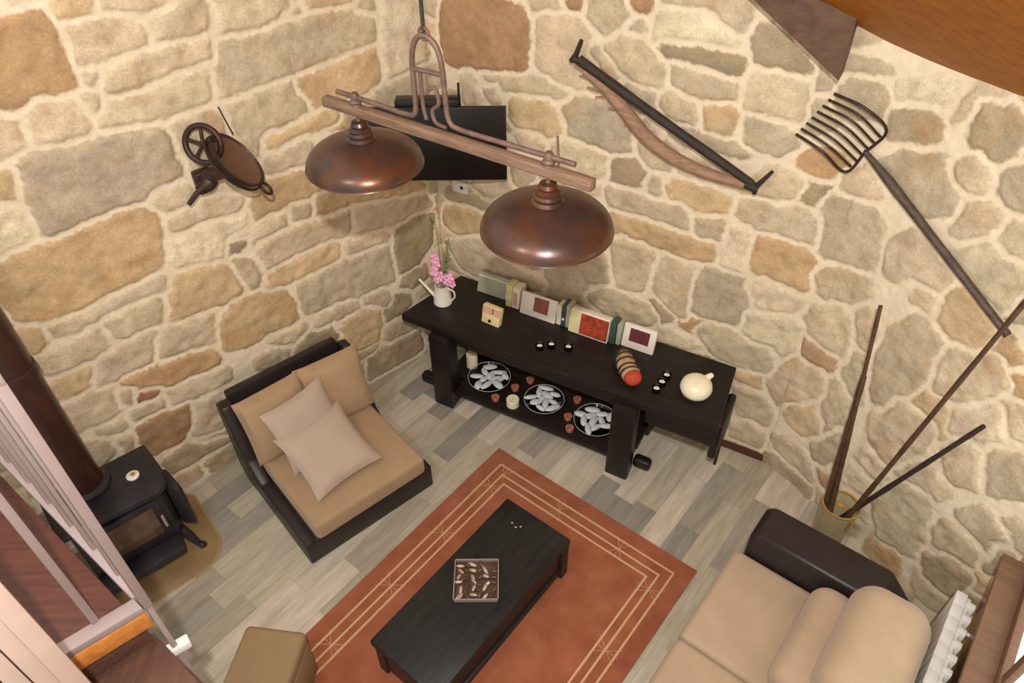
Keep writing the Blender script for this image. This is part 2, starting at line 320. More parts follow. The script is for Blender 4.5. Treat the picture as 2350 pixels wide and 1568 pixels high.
STONES_BACK='''
O 0.162,2.616 0.347,2.66 0.474,2.669 0.672,2.669 0.7,2.57 0.708,2.501 0.673,2.354 0.551,2.318 0.344,2.306 0.169,2.312 0.141,2.43
t 0.763,2.644 0.827,2.681 1.001,2.668 1.029,2.612 0.99,2.503 1.117,2.384 1.148,2.31 1.021,2.322 0.86,2.315 0.782,2.362 0.742,2.459
g 0.409,2.268 0.579,2.288 0.799,2.323 0.938,2.275 0.926,2.24 0.751,2.229 0.525,2.21 0.422,2.229
t 0.4,2.193 0.484,2.22 0.482,2.135 0.433,2.119
t 0.273,2.216 0.321,2.252 0.375,2.121 0.384,2.103 0.277,2.081
y 0.601,2.159 0.831,2.184 0.905,2.059 0.879,1.99 0.642,2.005 0.606,2.047
G 0.941,2.194 1.078,2.261 1.231,2.255 1.338,2.191 1.331,2.03 1.308,1.998 1.122,2.02 0.988,2.043
t 0.642,1.937 0.779,1.955 0.78,1.882 0.657,1.895
t 0.895,1.955 1.015,1.956 1.192,1.93 1.213,1.849 1.164,1.822 1.05,1.835 0.899,1.839
D 1.264,1.885 1.297,1.943 1.371,1.948 1.447,1.891 1.44,1.81 1.36,1.802 1.27,1.821
T 1.404,2.077 1.507,2.115 1.596,2.071 1.594,1.976 1.479,1.973 1.436,2.024
t 1.38,2.175 1.442,2.189 1.491,2.159 1.386,2.127
g 1.483,1.831 1.517,1.876 1.56,1.874 1.571,1.789 1.503,1.785
y 1.584,1.866 1.712,1.915 1.861,1.915 1.956,1.893 1.928,1.794 1.888,1.768 1.765,1.774 1.594,1.796
T 1.261,1.735 1.394,1.742 1.638,1.725 1.681,1.752 1.747,1.661 1.741,1.621 1.599,1.622 1.379,1.616 1.285,1.634
Y 1.29,1.577 1.438,1.591 1.632,1.575 1.797,1.551 1.906,1.556 1.922,1.466 1.793,1.406 1.57,1.427 1.314,1.472
g 1.818,1.692 1.895,1.73 1.952,1.718 1.937,1.608 1.82,1.601
t 2.021,1.865 2.104,1.903 2.219,1.909 2.401,1.883 2.432,1.844 2.436,1.741 2.284,1.748 2.043,1.76
Y 2.14,1.647 2.197,1.695 2.405,1.691 2.449,1.649 2.466,1.489 2.459,1.424 2.299,1.459 2.145,1.506
p 1.999,1.471 2.004,1.706 2.065,1.725 2.107,1.628 2.096,1.448 2.016,1.452
G 1.883,1.302 1.909,1.386 2.11,1.378 2.174,1.246 2.145,1.071 2.017,1.054 1.88,1.07
T 1.599,1.267 1.637,1.404 1.828,1.39 1.818,1.212 1.819,1.01 1.735,1.049 1.615,1.143
T 1.324,1.365 1.376,1.431 1.592,1.405 1.563,1.186 1.516,1.107 1.381,1.075 1.33,1.172
g 1.177,0.893 1.322,0.984 1.563,0.967 1.629,0.89 1.578,0.84 1.343,0.821
p 2.193,1.351 2.264,1.418 2.471,1.385 2.458,1.329 2.423,1.283 2.251,1.249
p 2.221,1.018 2.218,1.156 2.506,1.188 2.522,1.02 2.443,0.949 2.263,0.943
g 1.966,0.911 2.028,0.991 2.196,0.953 2.381,0.943 2.394,0.779 2.243,0.747 2.072,0.784
t 1.659,1.968 1.88,1.947 2.08,2.012 2.114,2.088 2.216,2.09 2.268,2.058 2.251,1.982 2.209,1.93 2.051,1.952 1.954,1.938 1.763,1.94
p 1.428,2.767 1.527,2.803 1.654,2.802 1.751,2.736 1.823,2.697 1.835,2.676 1.723,2.678 1.548,2.669 1.43,2.661
D 1.467,2.626 1.598,2.638 1.73,2.639 1.855,2.63 1.892,2.566 1.855,2.535 1.748,2.543 1.568,2.565 1.496,2.585
g 1.541,2.529 1.706,2.527 1.872,2.493 1.875,2.424 1.733,2.399 1.614,2.416 1.563,2.459
y 1.721,2.347 1.887,2.372 1.924,2.291 1.886,2.263 1.755,2.269
t 1.924,2.557 2.061,2.583 2.172,2.563 2.182,2.399 2.149,2.369 2.004,2.383 1.927,2.396 1.936,2.499
D 1.908,2.805 2.011,2.753 2.167,2.633 2.152,2.609 2.034,2.608 1.941,2.633
t 1.529,2.366 1.685,2.352 1.697,2.28 1.562,2.287 1.523,2.322
g 1.937,2.289 1.969,2.343 2.132,2.345 2.195,2.259 2.128,2.2 1.99,2.239
O 1.273,2.811 1.384,2.826 1.378,2.779 1.285,2.792
O 0.901,2.757 1.012,2.773 1.002,2.729 0.927,2.722
g 1.284,2.693 1.345,2.692 1.336,2.667 1.286,2.676
t 1.188,2.556 1.25,2.627 1.342,2.616 1.419,2.552 1.473,2.499 1.458,2.432 1.322,2.452
g 0.103,1.409 0.199,1.429 0.375,1.395 0.356,1.346 0.099,1.356
Y 0.093,1.272 0.262,1.321 0.354,1.297 0.349,1.169 0.15,1.107 0.065,1.146
T 0.088,0.968 0.357,1.103 0.423,0.959 0.668,0.894 0.83,0.876 0.8,0.842 0.388,0.77 0.167,0.81
T 0.877,1.005 0.966,1.073 1.263,1.245 1.303,1.093 1.136,1.032 1.115,0.846 0.883,0.796
t 0.313,1.519 0.533,1.611 0.561,1.562 0.377,1.452
g 0.613,1.694 0.719,1.692 0.657,1.626 0.613,1.614
y 2.24,0.652 2.365,0.673 2.377,0.616 2.277,0.607
t 2.261,0.543 2.392,0.547 2.484,0.499 2.491,0.343 2.339,0.305
t 2.298,0.222 2.398,0.276 2.492,0.204 2.482,0.117 2.319,0.117
g 1.031,2.776 1.232,2.805 1.264,2.726 1.175,2.647 1.054,2.694
t 1.434,2.834 1.809,2.887 1.904,2.824 1.818,2.741 1.698,2.816 1.525,2.817
t 0.711,2.73 0.883,2.755 0.898,2.709 0.77,2.683 0.722,2.688
'''
STONES_RIGHT='''
G -0.134,1.918 -0.101,2.026 0.042,2.049 0.159,1.979 0.203,1.774 0.162,1.71 -0.017,1.717 -0.105,1.721
t -0.067,2.154 0.006,2.224 0.086,2.138 0.032,2.091 -0.077,2.08
G 0.072,2.267 0.165,2.376 0.309,2.399 0.429,2.267 0.434,2.207 0.302,2.159 0.177,2.184
D 0.017,2.527 0.083,2.573 0.195,2.587 0.242,2.499 0.205,2.445 0.076,2.433
D 0.362,2.589 0.368,2.701 0.473,2.705 0.56,2.652 0.546,2.516 0.422,2.54
g -0.246,2.663 -0.236,2.703 -0.085,2.693 -0.073,2.685 -0.221,2.661
G -0.213,2.507 -0.205,2.622 -0.085,2.633 -0.019,2.58 -0.027,2.498 -0.115,2.484
t 0.387,2.393 0.452,2.465 0.526,2.422 0.503,2.352 0.416,2.369
G 0.575,2.425 0.583,2.486 0.647,2.5 0.716,2.358 0.642,2.36
t 0.488,2.163 0.533,2.295 0.64,2.308 0.653,2.238 0.535,2.102
g 0.67,2.221 0.705,2.301 0.741,2.305 0.797,2.189 0.731,2.172
g 0.531,2.066 0.628,2.159 0.784,2.127 0.829,2.069 0.799,1.933 0.697,1.933
t 0.236,1.921 0.335,2.024 0.494,1.971 0.578,1.929 0.536,1.83 0.341,1.781 0.266,1.781
Y 0.588,1.754 0.602,1.89 0.751,1.89 0.817,1.789 0.792,1.667 0.656,1.673
t 0.406,1.812 0.545,1.799 0.55,1.733 0.464,1.727
g -0.078,1.558 0.024,1.651 0.188,1.671 0.241,1.597 0.151,1.482 -0.002,1.431
t -0.041,1.271 -0.019,1.382 0.127,1.453 0.224,1.343 0.234,1.163 0.128,1.146 -0.007,1.17
O -0.012,1.029 -0.032,1.137 0.076,1.091 0.195,1.091 0.191,1.024 0.054,0.983
t 0.203,1.446 0.263,1.548 0.336,1.427 0.334,1.307 0.265,1.312
g 0.263,1.043 0.284,1.223 0.362,1.22 0.411,0.934 0.321,0.96
g 0.424,1.245 0.432,1.493 0.515,1.642 0.64,1.628 0.679,1.431 0.607,1.246 0.539,1.017 0.461,1.077
t -0.128,0.674 -0.032,0.934 0.119,0.95 0.192,0.838 0.147,0.692 -0.051,0.55
y 0.021,0.568 0.162,0.729 0.263,0.636 0.267,0.528 0.161,0.464 0.063,0.485
g 0.211,0.735 0.248,0.989 0.39,0.9 0.393,0.731 0.302,0.563
G 0.277,0.448 0.374,0.697 0.446,0.499 0.42,0.31 0.307,0.352
t 0.008,0.253 0.126,0.328 0.327,0.243 0.324,0.158 0.113,0.156
O 0.343,0.26 0.411,0.412 0.474,0.284 0.422,0.225
D -0.009,0.054 0.083,0.105 0.346,0.083 0.342,-0.006 0.11,-0.081
t 0.691,1.489 0.745,1.619 0.9,1.66 0.974,1.589 0.892,1.405 0.742,1.364
p 0.893,1.301 1.004,1.436 1.076,1.328 1.023,1.217 0.913,1.198
G 1.109,1.135 1.124,1.244 1.228,1.29 1.306,1.127 1.183,1.019
t 0.934,1.044 0.995,1.207 1.074,1.131 1.12,0.981 1.008,0.926
g 0.75,0.414 0.82,0.66 0.951,0.694 1.043,0.45 1.033,0.27 0.857,0.214
g 1.077,0.527 1.102,0.641 1.283,0.678 1.293,0.545 1.147,0.426
D 1.1,0.343 1.195,0.476 1.316,0.432 1.298,0.242 1.172,0.239
g 1.134,0.76 1.209,0.891 1.343,0.805 1.345,0.658 1.231,0.705
t 0.523,0.916 0.601,1.128 0.792,1.106 0.813,0.931 0.706,0.744 0.573,0.788
t 0.785,0.699 0.857,0.891 1.034,0.831 0.996,0.763 0.877,0.74
D 1.332,0.752 1.398,0.756 1.425,0.65 1.358,0.587
t 0.278,2.671 0.345,2.742 0.438,2.746 0.358,2.705 0.34,2.599 0.298,2.602
p -0.007,2.625 0.178,2.71 0.264,2.703 0.232,2.634 0.036,2.576
'''
CANES= [('long thin cane leaning upright in the brass rimmed pot', 'bamboo_cane', (1.875, 2.475, 0.03), (1.779, 2.741, 1.738), 0.013, 'cane'), ('short thick dark cane on the left of the brass rimmed pot', 'walking_stick', (1.843, 2.517, 0.03), (1.811, 2.687, 1.311), 0.02, 'cane'), ('longest cane slanting up to the right beyond the pitchfork handle', 'bamboo_cane', (1.893, 2.497, 0.03), (2.128, 2.336, 2.212), 0.014, 'cane'), ('lowest cane slanting far right from the brass rimmed pot', 'bamboo_cane', (1.888, 2.595, 0.03), (2.213, 2.29, 1.372), 0.015, 'oldwood')]
# long thin cane leaning upright in the brass rimmed pot [1884.9 1263.1] [2021.   702.3]
# short thick dark cane on the left of the brass rimmed pot [1867.9 1249.4] [1982.1  864.8]
# longest cane slanting up to the right beyond the pitchfork handle [1889.  1255.8] [2399.9  636.1]
# lowest cane slanting far right from the brass rimmed pot [1875.6 1224.1] [2257.9  978.1]
RAIL0= (-1.1, 0.822, 0)
MILL= {'bowl': (0.157, -0.22, 0.125), 'bowl_m': [(0.3883, 0.704, 0.5946), (-0.5218, 0.6998, -0.4878), (-0.7596, -0.1208, 0.6391)], 'wheel': (0.048, -0.12, 0.213), 'wheel_m': [(0.6901, 0.2521, -0.6784), (-0.7221, 0.177, -0.6687), (-0.0485, 0.9514, 0.3042)], 'ring': (0.224, -0.22, -0.072), 'br': (0.02, -0.1, -0.004), 'br2': (-0.043, -0.1, -0.031), 'crank': (-0.115, -0.12, -0.071), 'hook': (0.206, -0.02, 0.329), 'axle': (0.115, -0.14, 0.165)}
FORK= {'t0': (-0.204, -0.155, 2.556), 't0m': (-0.045, -0.131, 2.542), 'c0': (0.048, -0.055, 2.452), 'h': (-0.008, -0.072, 2.325), 'c1': (-0.064, -0.09, 2.198), 't7m': (-0.155, -0.184, 2.292), 't7': (-0.306, -0.215, 2.327), 'j': (-0.008, -0.072, 2.325), 'j2': (0.138, -0.045, 2.236), 'mid': (0.464, -0.045, 2.076), 'end': (0.909, -0.035, 1.848)}
# ---------------------------------------------------------------- room shell
AZL, AZB, AZR, AZS = 49.5, 119.5, 150.0, 129.0        # bearings of the walls and of the sofa group
def dv(az): a = math.radians(az); return Vector((math.sin(a), math.cos(a), 0))
CC = Vector((-0.5006, 4.471, 0)); BB = CC + dv(AZB) * 2.58
PAL = dict(t=(202, 182, 154), T=(190, 172, 146), g=(186, 170, 143), G=(175, 160, 136), d=(140, 124, 98), D=(150, 133, 106), y=(198, 170, 128), Y=(190, 160, 116),
           o=(178, 138, 92), O=(154, 110, 72), p=(226, 208, 180), r=(130, 56, 44))
def vnoise(U, Z, sc, rng):
    """smooth value noise sampled at arrays U, Z with cell size sc"""
    gu, gz = U / sc, Z / sc; iu, iz = np.floor(gu).astype(int), np.floor(gz).astype(int)
    iu0, iz0 = iu.min(), iz.min(); R = rng.random((iu.max() - iu0 + 3, iz.max() - iz0 + 3)) * 2 - 1
    fu, fz = gu - iu, gz - iz; fu = fu * fu * (3 - 2 * fu); fz = fz * fz * (3 - 2 * fz); a, b = iu - iu0, iz - iz0
    return (R[a, b] * (1 - fu) + R[a + 1, b] * fu) * (1 - fz) + (R[a, b + 1] * (1 - fu) + R[a + 1, b + 1] * fu) * fz
def polysdf(U, Z, P):
    """distance inside (+) / outside (-) a polygon"""
    d = np.full(U.shape, 1e9); ins = np.zeros(U.shape, bool); n = len(P)
    for i in range(n):
        ax, ay = P[i]; bx, by = P[(i + 1) % n]; ex, ey = bx - ax, by - ay
        t = np.clip(((U - ax) * ex + (Z - ay) * ey) / (ex * ex + ey * ey + 1e-12), 0, 1)
        d = np.minimum(d, (U - ax - t * ex) ** 2 + (Z - ay - t * ey) ** 2)
        c = ((ay > Z) != (by > Z)); xs = ex * (Z - ay) / (ey if abs(ey) > 1e-12 else 1e-12) + ax; ins ^= (c & (U < xs))
    d = np.sqrt(d); return np.where(ins, d, -d)
def stone_wall(name, P, along, inward, u0, u1, z1, stones, seed, step=0.009, fade=0.1, bend=None):
    pale = np.array(srgb(208, 192, 166)[:3])
    rng = np.random.default_rng(seed)
    us = np.arange(u0, u1 + step, step); us[-1] = u1; zs = np.arange(-0.01, z1 + step, step); nu, nz = len(us), len(zs)
    U, Z = np.meshgrid(us, zs, indexing='ij')
    Uw = U + 0.007 * vnoise(U, Z, 0.05, rng) + 0.005 * vnoise(U, Z, 0.022, rng); Zw = Z + 0.007 * vnoise(U, Z, 0.05, rng) + 0.005 * vnoise(U, Z, 0.022, rng)
    best = np.full(U.shape, -9.0); second = best.copy(); colr = np.zeros(U.shape + (3,)); prot = np.zeros(U.shape)
    def paint(sub, d, rgb, pr):
        b = best[sub]; m = d > b; s_ = second[sub]; second[sub] = np.where(m, b, np.maximum(s_, d)); b[m] = d[m]; best[sub] = b
        c = colr[sub]; c[m] = rgb; colr[sub] = c; q = prot[sub]; q[m] = pr; prot[sub] = q
    for ln in stones.strip().split('\n'):
        k, *pp = ln.split(); pts = [tuple(map(float, p.split(','))) for p in pp]
        lo = (min(p[0] for p in pts) - 0.25, min(p[1] for p in pts) - 0.25); hi = (max(p[0] for p in pts) + 0.25, max(p[1] for p in pts) + 0.25)
        i0, i1 = np.searchsorted(us, lo[0]), np.searchsorted(us, hi[0]); j0, j1 = np.searchsorted(zs, lo[1]), np.searchsorted(zs, hi[1])
        if i1 <= i0 or j1 <= j0: continue
        sub = (slice(i0, i1), slice(j0, j1)); d = polysdf(Uw[sub], Zw[sub], pts)
        c = np.array(srgb(*PAL[k])[:3]) * (1 + rng.uniform(-.07, .07)) * (1 + rng.uniform(-.025, .025, 3)); c = c * (1 - fade) + pale * fade; paint(sub, d, c, rng.uniform(.6, 1.2))
    best = np.minimum((best - np.maximum(second, -.5)) * .5 - .015, best + .040)     # joints of even width between neighbours
    # courses of smaller rubble wherever no traced stone lies
    sites = []; z = 0.02
    while z < z1 + 0.2:
        h = rng.uniform(0.10, 0.19); u = u0 - rng.uniform(0, .2)
        while u < u1 + 0.2:
            wd = rng.uniform(0.15, 0.36); sites.append((u + wd / 2, z + h / 2 + rng.uniform(-.02, .02), wd)); u += wd
        z += h
    keep = []
    for (su, sz, wd) in sites:
        i, j = np.clip(np.searchsorted(us, su), 0, nu - 1), np.clip(np.searchsorted(zs, sz), 0, nz - 1)
        if bend is not None and abs(su - bend) < wd * .5 + .02: continue
        if best[i, j] < -0.022: keep.append((su, sz, wd))
    if keep:
        f1 = np.full(U.shape, 9.0); f2 = f1.copy(); idx = np.zeros(U.shape, int)
        for n_, (su, sz, wd) in enumerate(keep):
            a = 0.145 / wd * 1.15
            i0, i1 = np.searchsorted(us, su - .6), np.searchsorted(us, su + .6); j0, j1 = np.searchsorted(zs, sz - .45), np.searchsorted(zs, sz + .45); sub = (slice(i0, i1), slice(j0, j1))
            if i1 <= i0 or j1 <= j0: continue
            dd = np.hypot((Uw[sub] - su) * a * 1.0, Zw[sub] - sz); x1, x2, ii = f1[sub], f2[sub], idx[sub]
            n1 = dd < x1; x2n = np.where(n1, x1, np.minimum(x2, dd)); ii[n1] = n_; f2[sub] = x2n; f1[sub] = np.minimum(x1, dd); idx[sub] = ii
        dv_ = np.minimum(np.minimum((f2 - f1) * 0.55 - 0.016, 0.12 - f1), -best - 0.022)
        ks = list('ttTgGyYpDo'); cs = np.array([np.array(srgb(*PAL[ks[rng.integers(len(ks))]])[:3]) * (1 + rng.uniform(-.08, .08)) for _ in keep])
        cs = cs * (1 - fade) + pale * fade; m = dv_ > best; best[m] = dv_[m]; colr[m] = cs[idx[m]]; prot[m] = 0.8
    sm = np.clip((best + 0.006) / 0.030, 0, 1); sm = sm * sm * (3 - 2 * sm)
    hgt = sm * prot * 0.012 + 0.004 * vnoise(U, Z, 0.05, rng) * (0.4 + sm) + 0.0018 * vnoise(U, Z, 0.02, rng) + 0.010 * vnoise(U, Z, 0.5, rng)
    if bend is not None: hgt = hgt + .62 * np.clip(.22 - np.abs(U - bend), 0, None) ** 2     # the masonry turns the corner in a soft curve
    along, inward = np.array(along), np.array(inward); P = np.array(P)
    V = P + U[..., None] * along + inward * hgt[..., None]; V[..., 2] += Z
    V = V.reshape(-1, 3)
    I = np.arange(nu * nz).reshape(nu, nz); a, b, c, d = I[:-1, :-1], I[1:, :-1], I[1:, 1:], I[:-1, 1:]
    flip = np.cross(along, [0, 0, 1.0]) @ inward < 0
    F = np.stack([a, d, c, b] if flip else [a, b, c, d], -1).reshape(-1, 4)
    # thickness: a border skirt and a back face 0.35 m behind
    ring = np.concatenate([I[:, 0], I[-1, 1:], I[-2::-1, -1], I[0, -2:0:-1]]); nb = len(V); RB = V[ring] - inward * 0.35
    V = np.vstack([V, RB]); k = np.arange(len(ring)); k2 = (k + 1) % len(ring)
    sk = np.stack([ring[k], nb + k, nb + k2, ring[k2]] if not flip else [ring[k], ring[k2], nb + k2, nb + k], -1); F = np.vstack([F, sk])
    me = bpy.data.meshes.new(name); me.vertices.add(len(V)); me.vertices.foreach_set('co', V.ravel())
    me.loops.add(F.size); me.loops.foreach_set('vertex_index', F.ravel().astype(np.int32)); me.polygons.add(len(F))
    me.polygons.foreach_set('loop_start', np.arange(0, F.size, 4, dtype=np.int32)); me.update(calc_edges=True)
    me.polygons.foreach_set('use_smooth', np.ones(len(F), bool))
    at = me.attributes.new('stone_tint', 'FLOAT_COLOR', 'POINT'); cc = np.ones((len(V), 4)); cc[:nb, :3] = colr.reshape(-1, 3); at.data.foreach_set('color', cc.ravel())
    at = me.attributes.new('stone_depth', 'FLOAT', 'POINT'); dd = np.full(len(V), -1.0); dd[:nb] = best.ravel(); at.data.foreach_set('value', dd)
    me.materials.append(MT['stonewall']); o = bpy.data.objects.new(name, me); COL.objects.link(o); o['kind'] = 'structure'; return o
def stonewall_material():
    m = bpy.data.materials.new('rubble_stone_wall'); m.use_nodes = True; n = m.node_tree.nodes; l = m.node_tree.links; b = n['Principled BSDF']
    b.inputs['Roughness'].default_value = 0.9; b.inputs['Specular IOR Level'].default_value = 0.2
    at = n.new('ShaderNodeAttribute'); at.attribute_name = 'stone_tint'; ad = n.new('ShaderNodeAttribute'); ad.attribute_name = 'stone_depth'
    tc = n.new('ShaderNodeTexCoord')
    def noise(sc, det=5, ro=0.6):
        z = n.new('ShaderNodeTexNoise'); z.inputs['Scale'].default_value = sc; z.inputs['Detail'].default_value = det; z.inputs['Roughness'].default_value = ro; l.new(tc.outputs['Object'], z.inputs['Vector']); return z
    n1 = noise(38, 4); mm = n.new('ShaderNodeMath'); mm.operation = 'MULTIPLY_ADD'; mm.inputs[1].default_value = 0.030; l.new(n1.outputs['Fac'], mm.inputs[0])
    off = n.new('ShaderNodeMath'); off.operation = 'SUBTRACT'; off.inputs[1].default_value = 0.015; l.new(ad.outputs['Fac'], off.inputs[0]); l.new(off.outputs[0], mm.inputs[2])
    mr = n.new('ShaderNodeMapRange'); mr.interpolation_type = 'SMOOTHSTEP'; mr.inputs['From Min'].default_value = -0.009; mr.inputs['From Max'].default_value = 0.010; l.new(mm.outputs[0], mr.inputs['Value'])
    # stone: broad mottling, fine grain, a few rusty patches
    n2 = noise(7, 6, .65); r2 = n.new('ShaderNodeMapRange'); r2.inputs['From Min'].default_value = .3; r2.inputs['From Max'].default_value = .7; r2.inputs['To Min'].default_value = 0.78; r2.inputs['To Max'].default_value = 1.2; l.new(n2.outputs['Fac'], r2.inputs['Value'])
    n3 = noise(95, 4, .7); r3 = n.new('ShaderNodeMapRange'); r3.inputs['From Min'].default_value = .25; r3.inputs['From Max'].default_value = .75; r3.inputs['To Min'].default_value = 0.78; r3.inputs['To Max'].default_value = 1.2; l.new(n3.outputs['Fac'], r3.inputs['Value'])
    mu = n.new('ShaderNodeMath'); mu.operation = 'MULTIPLY'; l.new(r2.outputs[0], mu.inputs[0]); l.new(r3.outputs[0], mu.inputs[1])
    vm = n.new('ShaderNodeVectorMath'); vm.operation = 'SCALE'; l.new(at.outputs['Color'], vm.inputs[0]); l.new(mu.outputs[0], vm.inputs['Scale'])
    n4 = noise(4.5, 4, .6); r4 = n.new('ShaderNodeMapRange'); r4.inputs['From Min'].default_value = .54; r4.inputs['From Max'].default_value = .72; r4.inputs['To Max'].default_value = .45; l.new(n4.outputs['Fac'], r4.inputs['Value'])
    mxr = n.new('ShaderNodeMix'); mxr.data_type = 'RGBA'; mxr.blend_type = 'MIX'; l.new(r4.outputs[0], mxr.inputs['Factor']); l.new(vm.outputs[0], mxr.inputs['A']); mxr.inputs['B'].default_value = srgb(178, 134, 84)
    n6 = noise(13, 5, .7); r6 = n.new('ShaderNodeMapRange'); r6.inputs['From Min'].default_value = .52; r6.inputs['From Max'].default_value = .74; r6.inputs['To Max'].default_value = .5; l.new(n6.outputs['Fac'], r6.inputs['Value'])
    mx6 = n.new('ShaderNodeMix'); mx6.data_type = 'RGBA'; l.new(r6.outputs[0], mx6.inputs['Factor']); l.new(mxr.outputs['Result'], mx6.inputs['A']); mx6.inputs['B'].default_value = srgb(150, 126, 92); mxr = mx6
    # mortar
    n5 = noise(11, 5); r5 = n.new('ShaderNodeValToRGB'); r5.color_ramp.elements[0].position = .3; r5.color_ramp.elements[1].position = .7
    r5.color_ramp.elements[0].color = srgb(219, 203, 176); r5.color_ramp.elements[1].color = srgb(234, 219, 193); l.new(n5.outputs['Fac'], r5.inputs[0])
    mx = n.new('ShaderNodeMix'); mx.data_type = 'RGBA'; l.new(mr.outputs[0], mx.inputs['Factor']); l.new(r5.outputs[0], mx.inputs['A']); l.new(mxr.outputs['Result'], mx.inputs['B'])
    l.new(mx.outputs['Result'], b.inputs['Base Color'])
    bp = n.new('ShaderNodeBump'); bp.inputs['Strength'].default_value = 0.35; bp.inputs['Distance'].default_value = 0.01; l.new(n3.outputs['Fac'], bp.inputs['Height']); l.new(bp.outputs[0], b.inputs['Normal'])
    return m
MT['stonewall'] = stonewall_material()
def shifted(txt, du, test):
    out = ''
    for ln in txt.strip().split('\n'):
        k, *pp = ln.split(); P = [tuple(map(float, q.split(','))) for q in pp]
        if any(test(u) for u, z in P): out += k + ' ' + ' '.join('%.3f,%.3f' % (u + du, z) for u, z in P) + '\n'
    return out
nl = Vector((dv(AZL).y, -dv(AZL).x, 0)); nb_ = Vector((-dv(AZB).y, dv(AZB).x, 0)) * -1; nr = Vector((-dv(AZR).y, dv(AZR).x, 0)) * -1
stone_wall('wall_left', CC, -dv(AZL), nl, 0.0, 4.2, 3.55, STONES_LEFT, 3, fade=.2)
stone_wall('wall_back', CC, dv(AZB), nb_, 0.0, 2.60, 3.55, STONES_BACK + shifted(STONES_RIGHT, 2.58, lambda u: u < .12), 5, fade=.22, bend=2.58)
RO = Vector((-0.099, 3.324, 0)); s2, n2 = dv(AZS), Vector((-dv(AZS).y, dv(AZS).x, 0))     # sofa-group frame
def rug_pt(s, n, z=0): return RO + s2 * s + n2 * n + Vector((0, 0, z))
stone_wall('wall_right', BB, dv(AZR), nr, -.02, 1.52, 2.80, STONES_RIGHT + shifted(STONES_BACK, -2.58, lambda u: u > 2.46), 9, fade=.36, bend=0.0)
# radiator wall with the window opening (plain lower wall, jamb, lintel)
SW = 2.87
wf = MB()
wf.box(SW, SW + .35, -3.2, .62, 0, .83).box(SW, SW + .35, .44, .62, .83, 2.79).box(SW, SW + .35, -3.2, -.95, .83, 2.79).box(SW, SW + .35, -.95, .44, 2.2, 2.79)
o = wf.obj('wall_front', 'plaster', None, False); o.matrix_world = frame(RO, AZS); o['kind'] = 'structure'
win = thing('window_1', None, None, RO, AZS); win['kind'] = 'structure'
f_ = MB().box(2.78, SW + .12, -.97, .46, .83, .862, .006).box(SW + .02, SW + .10, .38, .44, .862, 2.2, .004).box(SW + .02, SW + .10, -.95, -.89, .862, 2.2, .004).box(SW + .02, SW + .10, -.95, .44, 2.14, 2.2, .004).box(SW + .02, SW + .10, -.95, .44, .862, .93, .004).box(SW + .03, SW + .09, -.285, -.225, .862, 2.2, .004)
f_.obj('window_frame', 'frame', win)
MB().box(SW + .055, SW + .065, -.9, .39, .92, 2.15).obj('window_pane', 'daylight', win)

